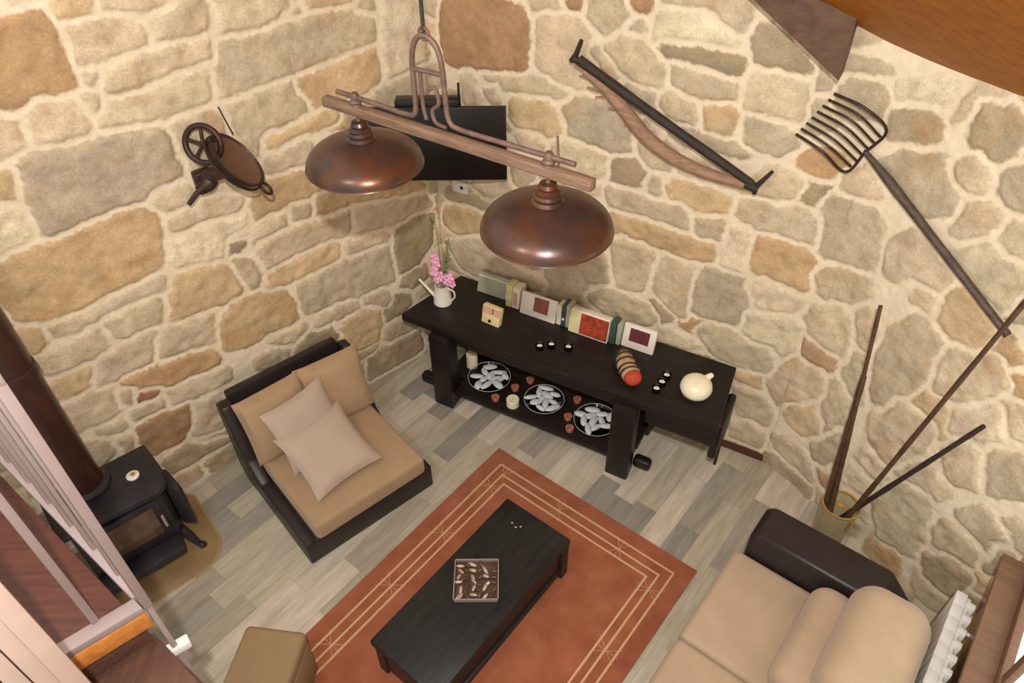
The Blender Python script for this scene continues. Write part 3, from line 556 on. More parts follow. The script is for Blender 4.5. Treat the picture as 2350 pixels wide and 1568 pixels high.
def floor_material():
    m = bpy.data.materials.new('plank_tile_floor'); m.use_nodes = True; n = m.node_tree.nodes; l = m.node_tree.links; b = n['Principled BSDF']
    b.inputs['Roughness'].default_value = 0.5; b.inputs['Specular IOR Level'].default_value = 0.35
    tc = n.new('ShaderNodeTexCoord'); mp = n.new('ShaderNodeMapping'); mp.vector_type = 'POINT'; mp.inputs['Rotation'].default_value = (0, 0, math.radians(-(90 - 39.0))); l.new(tc.outputs['Object'], mp.inputs[0])
    sp = n.new('ShaderNodeSeparateXYZ'); l.new(mp.outputs[0], sp.inputs[0])
    def math_(op, a, c=None, v=None):
        x = n.new('ShaderNodeMath'); x.operation = op; l.new(a, x.inputs[0])
        if c is not None: l.new(c, x.inputs[1])
        if v is not None: x.inputs[1].default_value = v
        return x.outputs[0]
    PW, PL = 0.148, 0.62
    vy = math_('DIVIDE', sp.outputs['Y'], v=PW); row = math_('FLOOR', vy); fy = math_('FRACT', vy)
    wn = n.new('ShaderNodeTexWhiteNoise'); wn.noise_dimensions = '1D'; l.new(row, wn.inputs['W'])
    ux = math_('ADD', math_('DIVIDE', sp.outputs['X'], v=PL), wn.outputs['Value']); colx = math_('FLOOR', ux); fx = math_('FRACT', ux)
    cb = n.new('ShaderNodeCombineXYZ'); l.new(row, cb.inputs[0]); l.new(colx, cb.inputs[1]); w2 = n.new('ShaderNodeTexWhiteNoise'); w2.noise_dimensions = '2D'; l.new(cb.outputs[0], w2.inputs['Vector'])
    rp = n.new('ShaderNodeValToRGB'); rp.color_ramp.interpolation = 'CONSTANT'
    cols = [(0, (178, 168, 150)), (.16, (156, 149, 137)), (.32, (190, 180, 163)), (.48, (166, 156, 138)), (.6, (144, 139, 129)), (.74, (182, 173, 151)), (.88, (198, 186, 169))]
    rp.color_ramp.elements[0].color = srgb(*cols[0][1]); rp.color_ramp.elements[1].position = cols[1][0]; rp.color_ramp.elements[1].color = srgb(*cols[1][1])
    for p, c in cols[2:]: e = rp.color_ramp.elements.new(p); e.color = srgb(*c)
    l.new(w2.outputs['Value'], rp.inputs[0])
    m2 = n.new('ShaderNodeMapping'); m2.inputs['Scale'].default_value = (2.2, 16, 1); l.new(mp.outputs[0], m2.inputs[0])
    ad = n.new('ShaderNodeVectorMath'); ad.operation = 'ADD'; l.new(m2.outputs[0], ad.inputs[0]); l.new(w2.outputs['Color'], ad.inputs[1])
    nz = n.new('ShaderNodeTexNoise'); nz.inputs['Scale'].default_value = 1.6; nz.inputs['Detail'].default_value = 7; nz.inputs['Roughness'].default_value = .62; l.new(ad.outputs[0], nz.inputs['Vector'])
    mr = n.new('ShaderNodeMapRange'); mr.inputs['From Min'].default_value = .28; mr.inputs['From Max'].default_value = .72; mr.inputs['To Min'].default_value = .76; mr.inputs['To Max'].default_value = 1.2; l.new(nz.outputs['Fac'], mr.inputs['Value'])
    vs = n.new('ShaderNodeVectorMath'); vs.operation = 'SCALE'; l.new(rp.outputs[0], vs.inputs[0]); l.new(mr.outputs[0], vs.inputs['Scale'])
    # joints
    ey = math_('MINIMUM', fy, math_('SUBTRACT', fy, v=0)); e1 = math_('LESS_THAN', fy, v=.018); e2 = math_('LESS_THAN', fx, v=.0045); je = math_('MAXIMUM', e1, e2)
    jm = math_('MULTIPLY', je, v=.6)
    mx = n.new('ShaderNodeMix'); mx.data_type = 'RGBA'; l.new(jm, mx.inputs['Factor']); l.new(vs.outputs[0], mx.inputs['A']); mx.inputs['B'].default_value = srgb(142, 132, 118)
    l.new(mx.outputs['Result'], b.inputs['Base Color']); return m
MT['floor'] = floor_material()
fl = MB(); fl.prism([(-5.0, 1.0), (-.42, 4.76), (1.86, 3.47), (3.4, 1.2), (2.2, -2.5), (-4.2, -2.5)], -.12, 0)
o = fl.obj('floor', 'floor', None, False); o['kind'] = 'structure'
# sloping pine ceiling over the right wall, and the rafter against the gable
EZ, SL = 2.775, 0.62
inw = nr
def roof_pt(u, d, lift=0): p = BB + dv(AZR) * u + inw * d; return Vector((p.x, p.y, EZ + SL * d + lift))
t = bmesh.new()
ga = [(-.30, -.25), (-.30, 3.0), (3.4, 3.0), (3.4, -.25)]
# gable side follows the back wall plane
def gable_u(d):   # u on the back-wall plane at inward distance d
    # BB + along*u + inw*d lies on back wall when dot with nb_ == 0
    return -d * inw.dot(nb_) / dv(AZR).dot(nb_)
q = [roof_pt(gable_u(-.25), -.25), roof_pt(gable_u(2.6), 2.6), roof_pt(3.4, 2.6), roof_pt(3.4, -.25)]
lo = [t.verts.new(p) for p in q]; hi = [t.verts.new(p + Vector((0, 0, .08))) for p in q]
t.faces.new(lo); t.faces.new(hi[::-1])
for i in range(4): t.faces.new((lo[i], hi[i], hi[(i + 1) % 4], lo[(i + 1) % 4]))
bmesh.ops.recalc_face_normals(t, faces=t.faces[:]); mb = MB(); mb.add(t); o = mb.obj('ceiling', 'pine', None, False); o['kind'] = 'structure'
# rafter: bottom edge along the back wall from (along 2.32, z 2.59) upward to the left with slope .64
def gp(a, z, out): p = CC + dv(AZB) * a + nb_ * out; return Vector((p.x, p.y, z))
t = bmesh.new(); rs = -.632; secs = []
for a in (2.335, .2):
    zb = 2.64 + rs * (a - 2.36); secs.append([t.verts.new(gp(a, zb, .0)), t.verts.new(gp(a, zb, .13)), t.verts.new(gp(a + .0, zb + .30, .13)), t.verts.new(gp(a, zb + .30, .0))])
t.faces.new(secs[0]); t.faces.new(secs[1][::-1])
for i in range(4): t.faces.new((secs[0][i], secs[1][i], secs[1][(i + 1) % 4], secs[0][(i + 1) % 4]))
bmesh.ops.recalc_face_normals(t, faces=t.faces[:]); mb = MB(); mb.add(t); o = mb.obj('trim_1', 'beam', None, False); o['kind'] = 'structure'
# low brown skirting between sideboard and the bend
mb = MB(); mb.box(2.24, 2.55, -.035, .0, 0, .045, .006); o = mb.obj('baseboard_back', 'redwood', None); o.matrix_world = frame(CC, AZB); o['kind'] = 'structure'
# ---------------------------------------------------------------- rug and coffee table
def rug_material():
    m = bpy.data.materials.new('terracotta_rug'); m.use_nodes = True; n = m.node_tree.nodes; l = m.node_tree.links; b = n['Principled BSDF']
    b.inputs['Roughness'].default_value = 0.95; b.inputs['Specular IOR Level'].default_value = 0.1; b.inputs['Sheen Weight'].default_value = 0.15
    tc = n.new('ShaderNodeTexCoord'); sp = n.new('ShaderNodeSeparateXYZ'); l.new(tc.outputs['Object'], sp.inputs[0])
    def mt(op, a, c=None, v=None):
        x = n.new('ShaderNodeMath'); x.operation = op
        if isinstance(a, (int, float)): x.inputs[0].default_value = a
        else: l.new(a, x.inputs[0])
        if c is not None: l.new(c, x.inputs[1])
        if v is not None: x.inputs[1].default_value = v
        return x.outputs[0]
    X, Y = sp.outputs['X'], sp.outputs['Y']
    ex = mt('MINIMUM', X, mt('SUBTRACT', 1.54, X)); ey = mt('MINIMUM', mt('MULTIPLY', Y, v=-1), mt('ADD', Y, v=2.3)); e = mt('MINIMUM', ex, ey)
    def band(c, hw): return mt('LESS_THAN', mt('ABSOLUTE', mt('SUBTRACT', e, v=c)), v=hw)
    li = mt('MAXIMUM', mt('MAXIMUM', band(.104, .0065), band(.168, .0065)), band(.222, .0065))
    # little crossed sheaves over the three lines at intervals
    run = n.new('ShaderNodeMix'); run.data_type = 'FLOAT'; l.new(mt('LESS_THAN', ex, ey), run.inputs['Factor']); l.new(X, run.inputs['A']); l.new(Y, run.inputs['B']); R = run.outputs['Result']
    fr = mt('SUBTRACT', mt('MULTIPLY', mt('FRACT', mt('DIVIDE', mt('ADD', R, v=5.12), v=.46)), v=.46), v=.23)
    ec = mt('SUBTRACT', e, v=.16); inb = mt('LESS_THAN', mt('ABSOLUTE', ec), v=.072)
    d1 = mt('LESS_THAN', mt('ABSOLUTE', mt('SUBTRACT', fr, mt('MULTIPLY', ec, v=.75))), v=.0032); d2 = mt('LESS_THAN', mt('ABSOLUTE', mt('ADD', fr, mt('MULTIPLY', ec, v=.75))), v=.0032); d3 = mt('LESS_THAN', mt('ABSOLUTE', fr), v=.0025)
    cr = mt('MULTIPLY', mt('MULTIPLY', mt('MAXIMUM', mt('MAXIMUM', d1, d2), d3), inb), v=.5)
    mask = mt('MAXIMUM', li, cr)
    nz = n.new('ShaderNodeTexNoise'); nz.inputs['Scale'].default_value = 7; nz.inputs['Detail'].default_value = 6; l.new(tc.outputs['Object'], nz.inputs['Vector'])
    rp = n.new('ShaderNodeValToRGB'); rp.color_ramp.elements[0].position = .3; rp.color_ramp.elements[1].position = .72; rp.color_ramp.elements[0].color = srgb(146, 84, 60); rp.color_ramp.elements[1].color = srgb(168, 104, 76); l.new(nz.outputs['Fac'], rp.inputs[0])
    mx = n.new('ShaderNodeMix'); mx.data_type = 'RGBA'; l.new(mask, mx.inputs['Factor']); l.new(rp.outputs[0], mx.inputs['A']); mx.inputs['B'].default_value = srgb(206, 172, 132); l.new(mx.outputs['Result'], b.inputs['Base Color'])
    n2 = n.new('ShaderNodeTexNoise'); n2.inputs['Scale'].default_value = 260; l.new(tc.outputs['Object'], n2.inputs['Vector']); bp = n.new('ShaderNodeBump'); bp.inputs['Strength'].default_value = .3; bp.inputs['Distance'].default_value = .004; l.new(n2.outputs['Fac'], bp.inputs['Height']); l.new(bp.outputs[0], b.inputs['Normal'])
    return m
MT['rug'] = rug_material()
rug = MB().box(0, 1.54, -2.3, 0, 0, .011, .004).obj('rug', 'rug', None); rug.location = RO; rug.rotation_euler = (0, 0, math.radians(90 - AZS))
tag(rug, 'terracotta rug with three cream border lines under the coffee table', 'rug')
ct = thing('coffee_table', 'low black wooden chest-like coffee table standing on the terracotta rug', 'coffee table', rug_pt(.468, -1.6, .011), AZS)
MB().box(-.005, .465, -.005, 1.125, .285, .33, .012).obj('tabletop', 'black_wood', ct)
MB().prism([(.012, .02), (.44, .02), (.448, 1.1), (.012, 1.1)], .045, .2845, .006).obj('body', 'black_wood', ct)
for (x, y) in ((.0, .01), (.40, .01), (.0, 1.045), (.40, 1.045)): MB().box(x, x + .065, y, y + .065, 0, .2845, .008).obj('leg', 'black_wood', ct)
MB().box(.438, .458, .1, 1.02, .06, .1, .004).obj('side_rail', 'black_wood', ct)
# tray of seed pods, set askew
ty = thing('square_tray', 'square pale rimmed dish filled with seed pods on the black coffee table', 'tray', rug_pt(.682, -1.014, .342), 90.0)
a_ = .122
MB().box(-a_, a_, -a_, a_, 0, .006, .002).obj('base', 'soot', ty)
for M_ in (rotm(), rotm(rz=90), rotm(rz=180), rotm(rz=270)): MB().box(-a_, a_, -a_, -a_ + .006, .006, .034, .001, M=M_).obj('rim', 'steel', ty)
tc_ = rug_pt(.682, -1.014, .348)
podm = None
for i in range(34):
    for _ in range(60):
        px, py = random.uniform(-.098, .098), random.uniform(-.098, .098)
        break
    gx, gy = (i % 6 - 2.5) * .036 + random.uniform(-.008, .008), (i // 6 - 2.5) * .036 + random.uniform(-.008, .008)
    if podm is None:
        podm = MB().ell((0, 0, 0), (.028, .011, .009), 2).obj('seed_pod', 'pod'); o = podm
    else: o = podm.copy(); COL.objects.link(o)
    if i == 1: o.data = podm.data.copy(); o.data.materials[0] = MT['darkpod']; podd = o.data
    elif i % 2: o.data = podd
    o.location = tc_ + Vector((gx, gy, .010 + random.uniform(0, .012))); o.rotation_euler = (random.uniform(-.3, .3), random.uniform(-.4, .4), random.uniform(0, 3.1)); sc = random.uniform(.75, 1.1); o.scale = (sc, sc, sc)
    tag(o, 'glossy dark seed pod in the square dish on the coffee table' if i % 2 else 'glossy pale seed pod in the square dish on the coffee table', 'seed pod', 'dark seed pods in the square dish' if i % 2 else 'pale seed pods in the square dish')
for k, (a, b) in enumerate(((.60, -.60), (.635, -.61), (.655, -.59))):
    o = MB().ell((0, 0, .004), (.008, .006, .004), 2).obj('pebble', 'pod'); o.location = rug_pt(a, b, .342)
    tag(o, 'tiny pebble on the black coffee table near its far end', 'pebble', 'pebbles at the far end of the coffee table')
# ---------------------------------------------------------------- sofa (right) and radiator
sf = thing('sofa', 'beige sofa with dark brown leather arm and base along the right side', 'sofa', RO, AZS)
MB().box(1.73, 2.58, -1.56, .016, .05, .26, .02).obj('base', 'leather', sf)
def arm_(n0, n1):
    MB().prism([(1.745, .05), (2.44, .05), (2.56, .12), (2.56, .44), (2.42, .60), (1.79, .60), (1.745, .56)], n0, n1, .022, M=Matrix(((1, 0, 0, 0), (0, 0, 1, 0), (0, 1, 0, 0), (0, 0, 0, 1)))).obj('arm', 'leather', sf)
arm_(.016, .252); arm_(-1.80, -1.564)
MB().box(2.40, 2.60, -1.56, .016, .12, .62, .03).obj('back_frame', 'leather', sf)
for k in range(2):
    n1 = .008 - k * .785; n0 = n1 - (.635 if k == 0 else .78)
    n1 = .008 if k == 0 else -.637; n0 = -.632 if k == 0 else -1.555
    c = MB().box(1.70, 2.26, n0, n1, .262, .42, .035, 4).obj('seat_cushion', 'beige', sf)
    MB().box(2.13, 2.37, n0 - .0, n1 + .0, .36, .60, .10, 6, M=None).obj('lumbar_cushion', 'beige', sf)
    MB().box(2.29, 2.66, n0, n1 + .025, .40, .80, .13, 7).obj('back_cushion', 'beige', sf)
for (x, y) in ((1.78, -.04), (2.5, -.04), (1.78, -1.5), (2.5, -1.5)): MB().box(x, x + .05, y, y + .05, 0, .05).obj('foot', 'dark_wood', sf)
rd = thing('radiator', 'white finned radiator under the window behind the sofa', 'radiator', RO, AZS)
for k in range(15):
    n0 = .34 - .082 * (k + 1)
    m_ = MB(); m_.box(2.70, 2.752, n0 + .0002, n0 + .0818, .10, .60, .003); m_.box(2.752, 2.80, n0 + .022, n0 + .060, .12, .59, .008)
    m_.obj('section', 'radiator', rd)
for z in (.12, .56): MB().tube([(2.765, .345, z), (2.765, -.895, z)], .013).obj('header_pipe', 'radiator', rd)
for y in (.2, -.75): MB().tube([(2.77, y, .5), (2.868, y, .5)], .01).obj('bracket', 'radiator', rd)
# ---------------------------------------------------------------- armchair with cushions
AO = Vector((-1.187, 2.464, 0))
ac = thing('armchair', 'wide low beige armchair with dark leather frame by the left wall', 'armchair', AO, AZL)
MB().box(.0, .812, 0, .86, .0, .195, .012).obj('base', 'leather', ac)
# side and back frame in one shell
MB().prism([(.0, .0), (.86, .0), (.93, .10), (.965, .66), (.91, .70), (.84, .70), (.70, .32), (.58, .20), (.0, .20)], -.055, .02, .012, M=Matrix(((0, 0, 1, 0), (1, 0, 0, 0), (0, 1, 0, 0), (0, 0, 0, 1)))).obj('side_panel', 'leather', ac)
MB().prism([(.0, .0), (.86, .0), (.93, .10), (.965, .66), (.91, .70), (.84, .70), (.70, .32), (.58, .20), (.0, .20)], .80, .86, .012, M=Matrix(((0, 0, 1, 0), (1, 0, 0, 0), (0, 1, 0, 0), (0, 0, 0, 1)))).obj('side_panel', 'leather', ac)
MB().box(.02, .80, -.03, .03, 0, .70, .012, M=rotm(rx=-8, t=(0, .86, .02))).obj('back_frame', 'leather', ac)
MB().box(.022, .808, -.025, .70, .197, .345, .032, 4).obj('seat_cushion', 'tan', ac)
for (x, rz) in ((.215, 2), (.625, -4)):
    MB().cushion(.225, .235, .10, M=rotm(rx=72, rz=rz, t=(x, .70, .545)), pinch=.05, pw=.42).obj('back_cushion', 'tan', ac)
F_ = frame(AO, AZL)
def pillow(a, h, M_, label):
    o = MB().cushion(a, a, h, pinch=.09).obj('cushion', 'pale'); o.matrix_world = F_ @ M_; tag(o, label, 'cushion', None); return o
pillow(.235, .065, rotm(rx=25, rz=4, t=(.34, .318, .488)), 'pale square cushion lying nearest the front on the beige armchair')
pillow(.225, .065, rotm(rx=60, rz=9, t=(.32, .515, .555)), 'pale cushion propped upright behind the front cushion on the armchair')
# pouf at the lower edge
pf = thing('pouf', 'tan square upholstered pouf beside the rug', 'pouf', (-1.235, 1.645, .0115), 98.0)
MB().box(-.155, .155, -.30, .165, .03, .33, .02, 3).obj('body', 'pouf', pf); MB().box(-.16, .16, -.305, .17, .325, .42, .028, 4).obj('seat_pad', 'pouf', pf)
for (x, y) in ((-.13, -.27), (.09, -.27), (-.13, .1), (.09, .1)): MB().box(x, x + .04, y, y + .04, 0, .03).obj('foot', 'dark_wood', pf)
# ---------------------------------------------------------------- stove, flue, hearth plate
WL = CC                     # left-wall frame: x runs along the wall away from the viewer, y goes into the wall
hp = thing('hearth_plate', 'tan rounded floor plate under the black stove', 'floor plate', WL, AZL)
def rrect(x0, x1, y0, y1, r, n=8):
    out = []
    for cx, cy, a0 in ((x1 - r, y1 - r, 0), (x0 + r, y1 - r, 90), (x0 + r, y0 + r, 180), (x1 - r, y0 + r, 270)):
        for k in range(n + 1): a = math.radians(a0 + 90 * k / n); out.append((cx + r * math.cos(a), cy + r * math.sin(a)))
    return out
hx = [(-3.05, -.05), (-3.05, -.60)] + [(-2.95 + .1 * math.cos(a), -.60 + .09 * math.sin(a)) for a in ()] + [(-2.98, -.685), (-2.42, -.69)] + [(-2.42 + .2 * math.sin(a), -.49 - .2 * math.cos(a)) for a in [i * math.pi / 16 for i in range(9)]] + [(-2.21, -.12), (-2.26, -.05)]
MB().prism(hx, 0, .007, .002).obj('plate', 'slate', hp)
MB().tube([(p[0], p[1], .007) for p in hx[1:]], .006, 6).obj('edge_trim', 'edge', hp)
st = thing('wood_stove', 'black cast iron wood stove standing on the tan floor plate', 'stove', WL, AZL)
zb = .0075
MB().prism([(-2.88, -.48), (-2.40, -.48), (-2.36, -.42), (-2.36, -.16), (-2.88, -.16)], .17, .60, .015).obj('body', 'stove', st)
MB().prism([(-2.93, -.50), (-2.41, -.535), (-2.345, -.50), (-2.325, -.36), (-2.335, -.13), (-2.93, -.13)], .60, .645, .014).obj('top_plate', 'stove', st)
d_ = MB().box(-2.86, -2.43, -.51, -.481, .26, .57, .008).obj('door', 'stove', st); MB().box(-2.82, -2.47, -.516, -.5105, .30, .53, .002).obj('door_glass', 'soot', d_); MB().tube([(-2.445, -.513, .36), (-2.445, -.55, .38), (-2.445, -.55, .47)], .009, 8).obj('handle', 'steel', d_)
MB().prism([(-2.88, -.482), (-2.40, -.482), (-2.42, -.61), (-2.86, -.61)], .145, .20, .012).obj('ash_shelf', 'stove', st)
MB().prism([(-2.359, -.44), (-2.30, -.50), (-2.285, -.47), (-2.30, -.30), (-2.359, -.24)], .20, .54, .012).obj('side_door', 'stove', st)
for (x, y, dx, dy) in ((-2.85, -.45, -.03, -.04), (-2.39, -.45, .05, -.05), (-2.85, -.20, -.03, .03), (-2.39, -.20, .04, .03)):
    MB().tube([(x, y, .18), (x + dx * .6, y + dy * .6, .10), (x + dx, y + dy, .03), (x + dx * 1.3, y + dy * 1.3, .024), (x + dx * 1.32, y + dy * 1.32, zb + .001)], [.032, .026, .018, .022, .024], 10).obj('leg', 'stove', st)
sp_ = MB().tube([(-2.69, -.24, .62), (-2.69, -.24, 3.5)], .093, 28).obj('flue_pipe', 'pipe', st); MB().lathe([(.094, 0), (.103, .004), (.103, .05), (.094, .054)], 28, c=(-2.69, -.24, 1.52)).obj('pipe_collar', 'pipe', sp_); MB().lathe([(.094, 0), (.125, 0), (.125, .03), (.1, .05), (.094, .05)], 28, c=(-2.69, -.24, .645)).obj('pipe_collar', 'stove', sp_)
cp = thing('flue_thermometer', 'small round white dial lying on top of the black stove', 'dial', F_ @ Vector((0, 0, 0)), AZL)
cp.location = frame(WL, AZL) @ Vector((-2.47, -.335, .6455))
MB().lathe([(0, 0), (.034, 0), (.036, .004), (.036, .012), (.030, .016), (.0, .016)], 28).obj('dial', 'enamel', cp); MB().lathe([(0, .0165), (.014, .0165), (.014, .02), (0, .02)], 18, c=(.004, 0, 0)).obj('knob', 'brass', cp)
# ---------------------------------------------------------------- old workbench used as a sideboard
BO = Vector((-.767, 3.921, 0)); AZW = 119.2; FB = frame(BO, AZW)
def bp_(a, b, z): return FB @ Vector((a, b, z))
wb = thing('workbench_sideboard', 'long dark wooden workbench used as a sideboard along the back wall', 'sideboard', BO, AZW)
MB().prism([(0, 0), (2.245, .0), (2.19, .575), (.13, .575)], .675, .74, .01).obj('tabletop', 'dark_wood', wb)
MB().box(.22, 1.72, .03, .06, .60, .675, .004).obj('front_rail', 'dark_wood', wb); MB().box(1.80, 2.235, .02, .05, .56, .675, .004).obj('apron', 'dark_wood', wb)
for x in (.235, 1.60):
    MB().prism([(x, -.035), (x + .16, -.035), (x + .15, .10), (x + .01, .10)], 0, .674, .014).obj('leg', 'dark_wood', wb)
    MB().prism([(x + .01, .40), (x + .15, .40), (x + .16, .53), (x, .53)], 0, .674, .014).obj('leg', 'dark_wood', wb)
    MB().box(x + .03, x + .13, .10, .40, .06, .128, .008).obj('foot_rail', 'dark_wood', wb)
sf_ = MB(); sf_.box(.395, 1.60, .0, .50, .13, .165, .008); sf_.box(.25, 1.75, .152, .398, .131, .164, .006); sf_.obj('shelf', 'dark_wood', wb)
for (x0, x1) in ((.07, .235), (1.76, 1.88)): MB().box(x0, x1, .04, .115, .075, .155, .025, 4).obj('tenon', 'dark_wood', wb)
vs = MB().box(2.205, 2.255, .10, .42, .36, .67, .02, 3).obj('end_board', 'dark_wood', wb)
MB().tube([(2.235, .39, 0), (2.235, .39, .36)], .011, 8).obj('iron_leg', 'iron', wb); MB().box(2.19, 2.25, .34, .42, .30, .36, .008).obj('iron_bracket', 'iron', wb)
# --- on top
def place(root, a, b, z=.74, rz=0):
    root.location = bp_(a, b, z); root.rotation_euler = (0, 0, math.radians(90 - AZW + rz)); return root
jug = place(thing('watering_can', 'small white watering can used as a vase at the left end of the dark sideboard', 'watering can'), .19, .245)
MB().lathe([(0, 0), (.062, 0), (.066, .006), (.058, .09), (.048, .150), (.051, .158), (.046, .158), (.053, .09), (.058, .012), (0, .012)], 36).obj('body', 'enamel', jug)
MB().tube(arc([(-.055, -.01, .04), (-.105, -.015, .09), (-.175, -.02, .155)], 5), [.014 - .0006 * i for i in range(11)], 10).obj('spout', 'enamel', jug)
MB().tube(arc([(.05, 0, .14), (.095, 0, .13), (.10, 0, .08), (.06, 0, .03)], 6), .006, 8).obj('handle', 'enamel', jug)
fl_ = place(thing('flower_spray', 'pink orchid sprays with green stems standing in the white watering can', 'flowers'), .19, .245, .76)
stems = [arc([(0, 0, 0), (.01, .01, .2), (.03, .03, .36), (.05, .06, .50)], 6), arc([(-.01, 0, 0), (-.02, .01, .2), (-.05, .02, .32)], 6), arc([(.01, -.01, 0), (.03, 0, .18), (.07, .0, .22)], 6), arc([(0, .01, 0), (.02, .04, .25), (.02, .09, .46)], 6), arc([(0, 0, 0), (-.03, .05, .25), (-.09, .12, .50), (-.13, .14, .56)], 6)]
for s_ in stems: MB().tube(s_, .0028, 6).obj('stem', 'leaf', fl_)
def petal_blob(c, sz):
    m = MB()
    for k in range(5):
        a = 2 * math.pi * k / 5 + random.random() * .3; m.ell((c[0] + math.cos(a) * sz * .6, c[1] + math.sin(a) * sz * .35, c[2] + math.sin(a) * sz * .6), (sz * .55, sz * .3, sz * .5), 2, jit=.06)
    m.ell(c, (sz * .28,) * 3, 2); return m.obj('blossom', 'pink', fl_)
for c, z_ in (((-.05, .01, .33), .035), ((-.035, .0, .285), .036), ((-.045, -.01, .235), .034), ((-.01, .0, .20), .036), ((-.035, .0, .17), .03), ((.07, -.005, .215), .036), ((.05, .0, .185), .034), ((.09, 0, .17), .026), ((.03, .02, .165), .026)): petal_blob(c, z_)
for k in range(14):
    t = random.uniform(.3, 1); s_ = stems[(0, 3, 0, 3)[k % 4]]; p = s_[int(t * (len(s_) - 1))]
    MB().ell((p.x + random.uniform(-.02, .02), p.y + .005, p.z + random.uniform(-.01, .02)), (.019, .006, .011), 2, M=rotm(ry=random.uniform(-70, 70))).obj('leaf', 'leaf', fl_)
MB().ell((-.13, .14, .565), (.022, .01, .03), 2, jit=.1).obj('bud', 'leaf', fl_)
def leaning(name, label, cat, a0, a1, b, h, th, tilt, cover, parts=(), group=None, rz=0):
    r = place(thing(name, label, cat, group=group), (a0 + a1) / 2, b, .74, rz); w_ = (a1 - a0) / 2; M_ = rotm(rx=-tilt)
    MB().box(-w_, w_, 0, th, 0, h, .004, M=M_).obj('cover', cover, r)
    for (pn, pm, x0, x1, z0, z1) in parts: MB().box(x0 * w_, x1 * w_, -.003, .0005, z0 * h, z1 * h, .0, M=M_).obj(pn, pm, r)
    return r
leaning('storage_box', 'grey green box leaning on the wall at the left of the sideboard row', 'box', .33, .585, .47, .15, .05, 22, 'sage', [('lid_edge', 'paper', -1, 1, .80, .86)])
leaning('book', 'pale yellow spined book standing just right of the grey green box', 'book', .592, .64, .42, .17, .10, 6, 'yellow', [('spine_band', 'paper', -1, 1, .35, .55)])
leaning('book', 'cream book between the yellow book and the brown picture', 'book', .643, .70, .42, .165, .10, 6, 'paper', [('spine_band', 'cardp', -.6, .4, .2, .8)])
leaning('picture_frame', 'white framed brown picture leaning on the back wall behind the sideboard', 'picture frame', .715, .985, .40, .165, .022, 16, 'paper', [('picture', 'brownp', -.25, .55, .28, .92)])
leaning('book', 'pale blue-white book standing right of the brown picture', 'book', .99, 1.025, .41, .15, .09, 5, 'paper')
leaning('book', 'dark green spined book left of the orange picture', 'book', 1.028, 1.055, .41, .17, .09, 4, 'greenb', [('spine_band', 'paper', -.7, .7, .3, .4)])
leaning('book', 'sage green book touching the left edge of the orange picture', 'book', 1.058, 1.09, .41, .175, .09, 4, 'sage')
leaning('cookbook', 'white edged box with an orange food picture in the middle of the sideboard', 'book', 1.095, 1.375, .385, .175, .06, 12, 'paper', [('picture', 'orangep', -.45, .96, .06, .93), ('spine', 'yellow', -1, -.5, .04, .96)])
leaning('book', 'dark green book right of the orange picture', 'book', 1.382, 1.42, .40, .17, .09, 4, 'greenb')
leaning('book', 'sage green book left of the white framed dark red picture', 'book', 1.424, 1.455, .41, .165, .09, 4, 'sage')
leaning('picture_frame', 'white framed dark red picture at the right of the sideboard row', 'picture frame', 1.46, 1.68, .42, .17, .03, 14, 'paper', [('picture', 'redp', -.58, .62, .32, .86)])
cb = place(thing('card_box', 'small cream and pink card box standing in front of the grey green box', 'box'), .60, .19, .74, -4)
MB().box(-.07, .07, 0, .045, 0, .135, .004, M=rotm(rx=-14)).obj('box', 'cardy', cb); MB().box(-.068, .068, -.003, .0005, .075, .13, 0, M=rotm(rx=-14)).obj('upper_panel', 'cardp', cb); MB().lathe([(0, 0), (.011, 0), (.011, .003), (0, .003)], 16, M=rotm(rx=76, t=(.005, -.008, .04))).obj('knob', 'dark_wood', cb); MB().box(-.004, .004, -.005, .0, .085, .125, 0, M=rotm(rx=-14, t=(.015, 0, 0))).obj('clasp', 'brownp', cb)
for k, (a, b, lb) in enumerate(((1.01, .135, 'small clear glass leftmost in the trio at mid sideboard'), (1.07, .185, 'small clear glass in the middle of the trio at mid sideboard'), (1.178, .215, 'small clear glass rightmost of the trio at mid sideboard'), (1.815, .13, 'small clear glass nearest the front edge left of the white jug'), (1.825, .20, 'small clear glass second of three left of the white jug'), (1.83, .27, 'small clear glass furthest back of three left of the white jug'))):
    g = place(thing('tealight_glass', lb, 'glass', group='small glasses on the sideboard'), a, b)
    MB().lathe([(0, .003), (.022, .003), (.026, .04), (.029, .04), (.026, 0), (0, 0)], 20).obj('cup', 'glass', g); MB().lathe([(0, .0035), (.019, .0035), (.019, .026), (0, .028)], 16).obj('candle', 'candle', g)
wr = place(thing('wicker_horn', 'curled wicker horn with a red cloth end lying on the sideboard', 'ornament'), 1.60, .20, .74, -52)
path = arc([(-.14, .02, .03), (-.09, .0, .055), (-.03, -.012, .062), (.03, -.008, .056), (.075, .0, .05)], 6)
MB().tube(path, [.034 + .026 * math.sin(min(1, i / 14) * 1.5) for i in range(len(path))], 18).obj('horn', 'wicker', wr)
for i in (3, 8, 13, 18, 22): 
    p = path[i]; MB().tube([(p.x + .012 * math.cos(a) * .3, p.y + (.063) * math.cos(a), p.z + .06 * math.sin(a)) for a in [2 * math.pi * k / 20 for k in range(20)] if p.z + .06 * math.sin(a) > .010], .007, 6).obj('band', 'oldwood', wr)
MB().ell((.10, 0, .053), (.05, .056, .052), 3).obj('cloth_end', 'redcloth', wr)
wj = place(thing('white_jug', 'round cream white jug at the right end of the dark sideboard', 'jug'), 2.03, .225)
MB().lathe([(0, 0), (.055, 0), (.088, .024), (.098, .055), (.090, .09), (.064, .115), (.036, .126), (.0, .128)], 44).obj('body', 'ceramic', wj)
